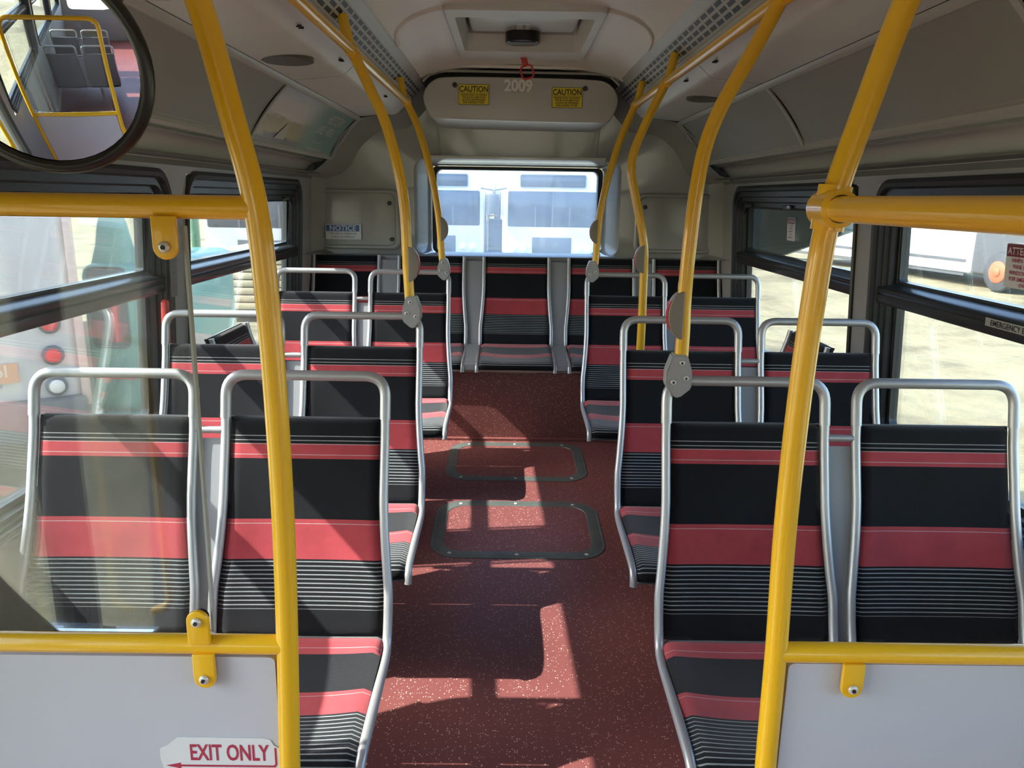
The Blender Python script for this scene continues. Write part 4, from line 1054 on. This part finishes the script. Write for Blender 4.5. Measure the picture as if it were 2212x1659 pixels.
# slanted dark green sheet standing in for an unidentified dark shape past the window
gp = tag(prism('green_sheet', [(0, 0), (1.9, 0), (1.9, .62), (1.35, .62), (.0, -.0)], lambda a, b, d: Vector((d, a, b)), 0, .03, mat('dark_green_sheet', (.035, .085, .075), .5)), 'dark green stand-in sheet with a slanted lower edge outside the rear right window', 'placeholder')
bpy.data.objects.remove(gp)
gpb = bmesh.new()
prism_bm(gpb, [(4.9, 1.62), (3.32, 1.62), (3.32, 1.330), (4.14, 1.168), (4.9, 1.14)], AXX, 1.40, 1.42)
bmesh.ops.recalc_face_normals(gpb, faces=gpb.faces)
gp = from_bm('slanted_green_sheet', gpb, mat('dark_green_sheet', (.035, .10, .085), .5)); tag(gp, 'dark green stand-in sheet with a slanted lower edge outside the rear right window', 'placeholder')
# left: rear end of a neighbouring bus with round lamps
EY = 5.6
nb = tag(empty('parked_bus', (-4.265, 4.91, GZ), math.radians(33)), 'dusty white bus tail with round red lamps outside the near left window', 'bus', 'parked buses outside')
PINKW = mat('dusty_white_paint', (.60, .56, .56), .4, var=.08, vscale=2)
box('body', -1.27, 1.27, 0, 9.0, .62, 2.95, PINKW, nb, bev=.10, seg=3)
box('rear_window', -.85, .85, -.02, .03, 2.05, 2.55, BWIN, nb, bev=.04)
box('engine_grille', .15, .75, -.015, .02, .80, 1.95, mat('perforated_grey', (.30, .30, .32), .6, bump=1, bscale=60), nb, bev=.01)
box('bumper', -1.27, 1.27, -.10, .04, .40, .70, CHAR, nb, bev=.03)
box('advert_strip', .05, .86, -.022, -.01, .84, .98, mat('faded_orange', (.62, .26, .14), .5), nb)
text('advert_text', 'español', .13, lambda a, b: Vector((.40+a, -.026, .885+b)), mat('pale_orange_ink', (.75, .62, .50), .5), nb)
LED = mat('red_lamp_lens', (.75, .03, .03), .3)
for z, m in ((1.245, LED), (1.015, LED), (.785, LAMP)):
    h = cyl('lamp_ring', (1.085, -.01, z), (0, 1, 0), .072, .05, CHAR, nb, 24, .008)
    cyl('lamp_lens', (1.085, -.035, z), (0, 1, 0), .050, .03, m, h, 24, .006)
for x in (-1.27, 1.27): box('corner_post', x-.03, x+.03, -.02, .1, .62, 2.9, mat('pink_edge', (.62, .45, .42), .5) if x < 0 else bpy.data.materials['pink_edge'], nb, bev=.01)
wheel(nb, (1.10, 2.2, .50), (1, 0, 0)); wheel(nb, (-1.10, 2.2, .50), (-1, 0, 0))
TEAL = mat('teal_paint', (.10, .33, .28), .35, coat=.3)
tv = tag(empty('parked_truck', (-2.85, 6.1, GZ)), 'teal truck with a rounded hood mirror outside the left window gap', 'truck')
box('cab', -.60, -.12, 0, 2.2, .40, 1.62, TEAL, tv, bev=.10, seg=3)
box('cab_glass', -.52, -.22, -.02, .03, .95, 1.60, BWIN, tv, bev=.05)
box('step', -.56, -.16, -.25, .05, .30, .42, TEAL, tv, bev=.02)
bm = bmesh.new(); prof = [(.02, 2.10), (.08, 2.04), (.12, 1.92), (.15, 1.76), (.20, 1.60), (.22, 1.50)]
loft(bm, [[Vector((-.38+r*math.cos(a), .2+r*.4*math.sin(a), z)) for a in [2*PI*i/24 for i in range(24)]] for r, z in prof]); bmesh.ops.recalc_face_normals(bm, faces=bm.faces)
from_bm('mirror_cover', bm, TEAL, tv)
box('red_stripe', -.52, -.2, -.03, -.01, .70, .76, REDP, tv)
for s in (-1, 1): wheel(tv, (-.36+s*.12, 1.0, .38), (s, 0, 0), RIMW, .38)
b2 = parked_bus((-5.6, 17.5, GZ), .0, 'white bus nose seen through the rear left window')
lp = tag(empty('lumber_stack', (-4.1, 13.2, GZ)), 'stack of pale yellow lumber outside the rear left window', 'lumber')
LUM = mat('pale_lumber', (.62, .54, .32), .7, var=.15, vscale=8)
for k in range(9):
    box('board_layer', -.9+.04*(k % 2)-(.06*k if k < 5 else 0), .7, 0, 2.0, .10+k*.13, .21+k*.13, LUM, lp, bev=.01)
tg = tag(tube('green_post', [(-3.65, 9.0, GZ-.1), (-3.65, 9.0, 2.4)], .05, mat('green_post_paint', (.12, .30, .14), .5)), 'slim green post outside the rear left window', 'post')

ct = tag(empty('equipment_cart', (-.46, 23.0, GZ)), 'dark upright cart with a yellow stripe between the two buses behind', 'cart')
box('cart_body', -.20, .20, 0, .6, .12, 1.55, CHAR, ct, bev=.05)
box('yellow_stripe', -.19, .19, -.02, 0, .68, .73, YEL, ct)
box('yellow_frame', -.21, .1, -.02, 0, 1.62, 1.67, YEL, ct)
box('frame_post', -.21, -.17, -.02, .02, 1.50, 1.66, YEL, ct)
for sx_ in (-1, 1): cyl('caster', (sx_*.14, .3, .07), (1, 0, 0), .07, .05, TIRE, ct, 16, .01)
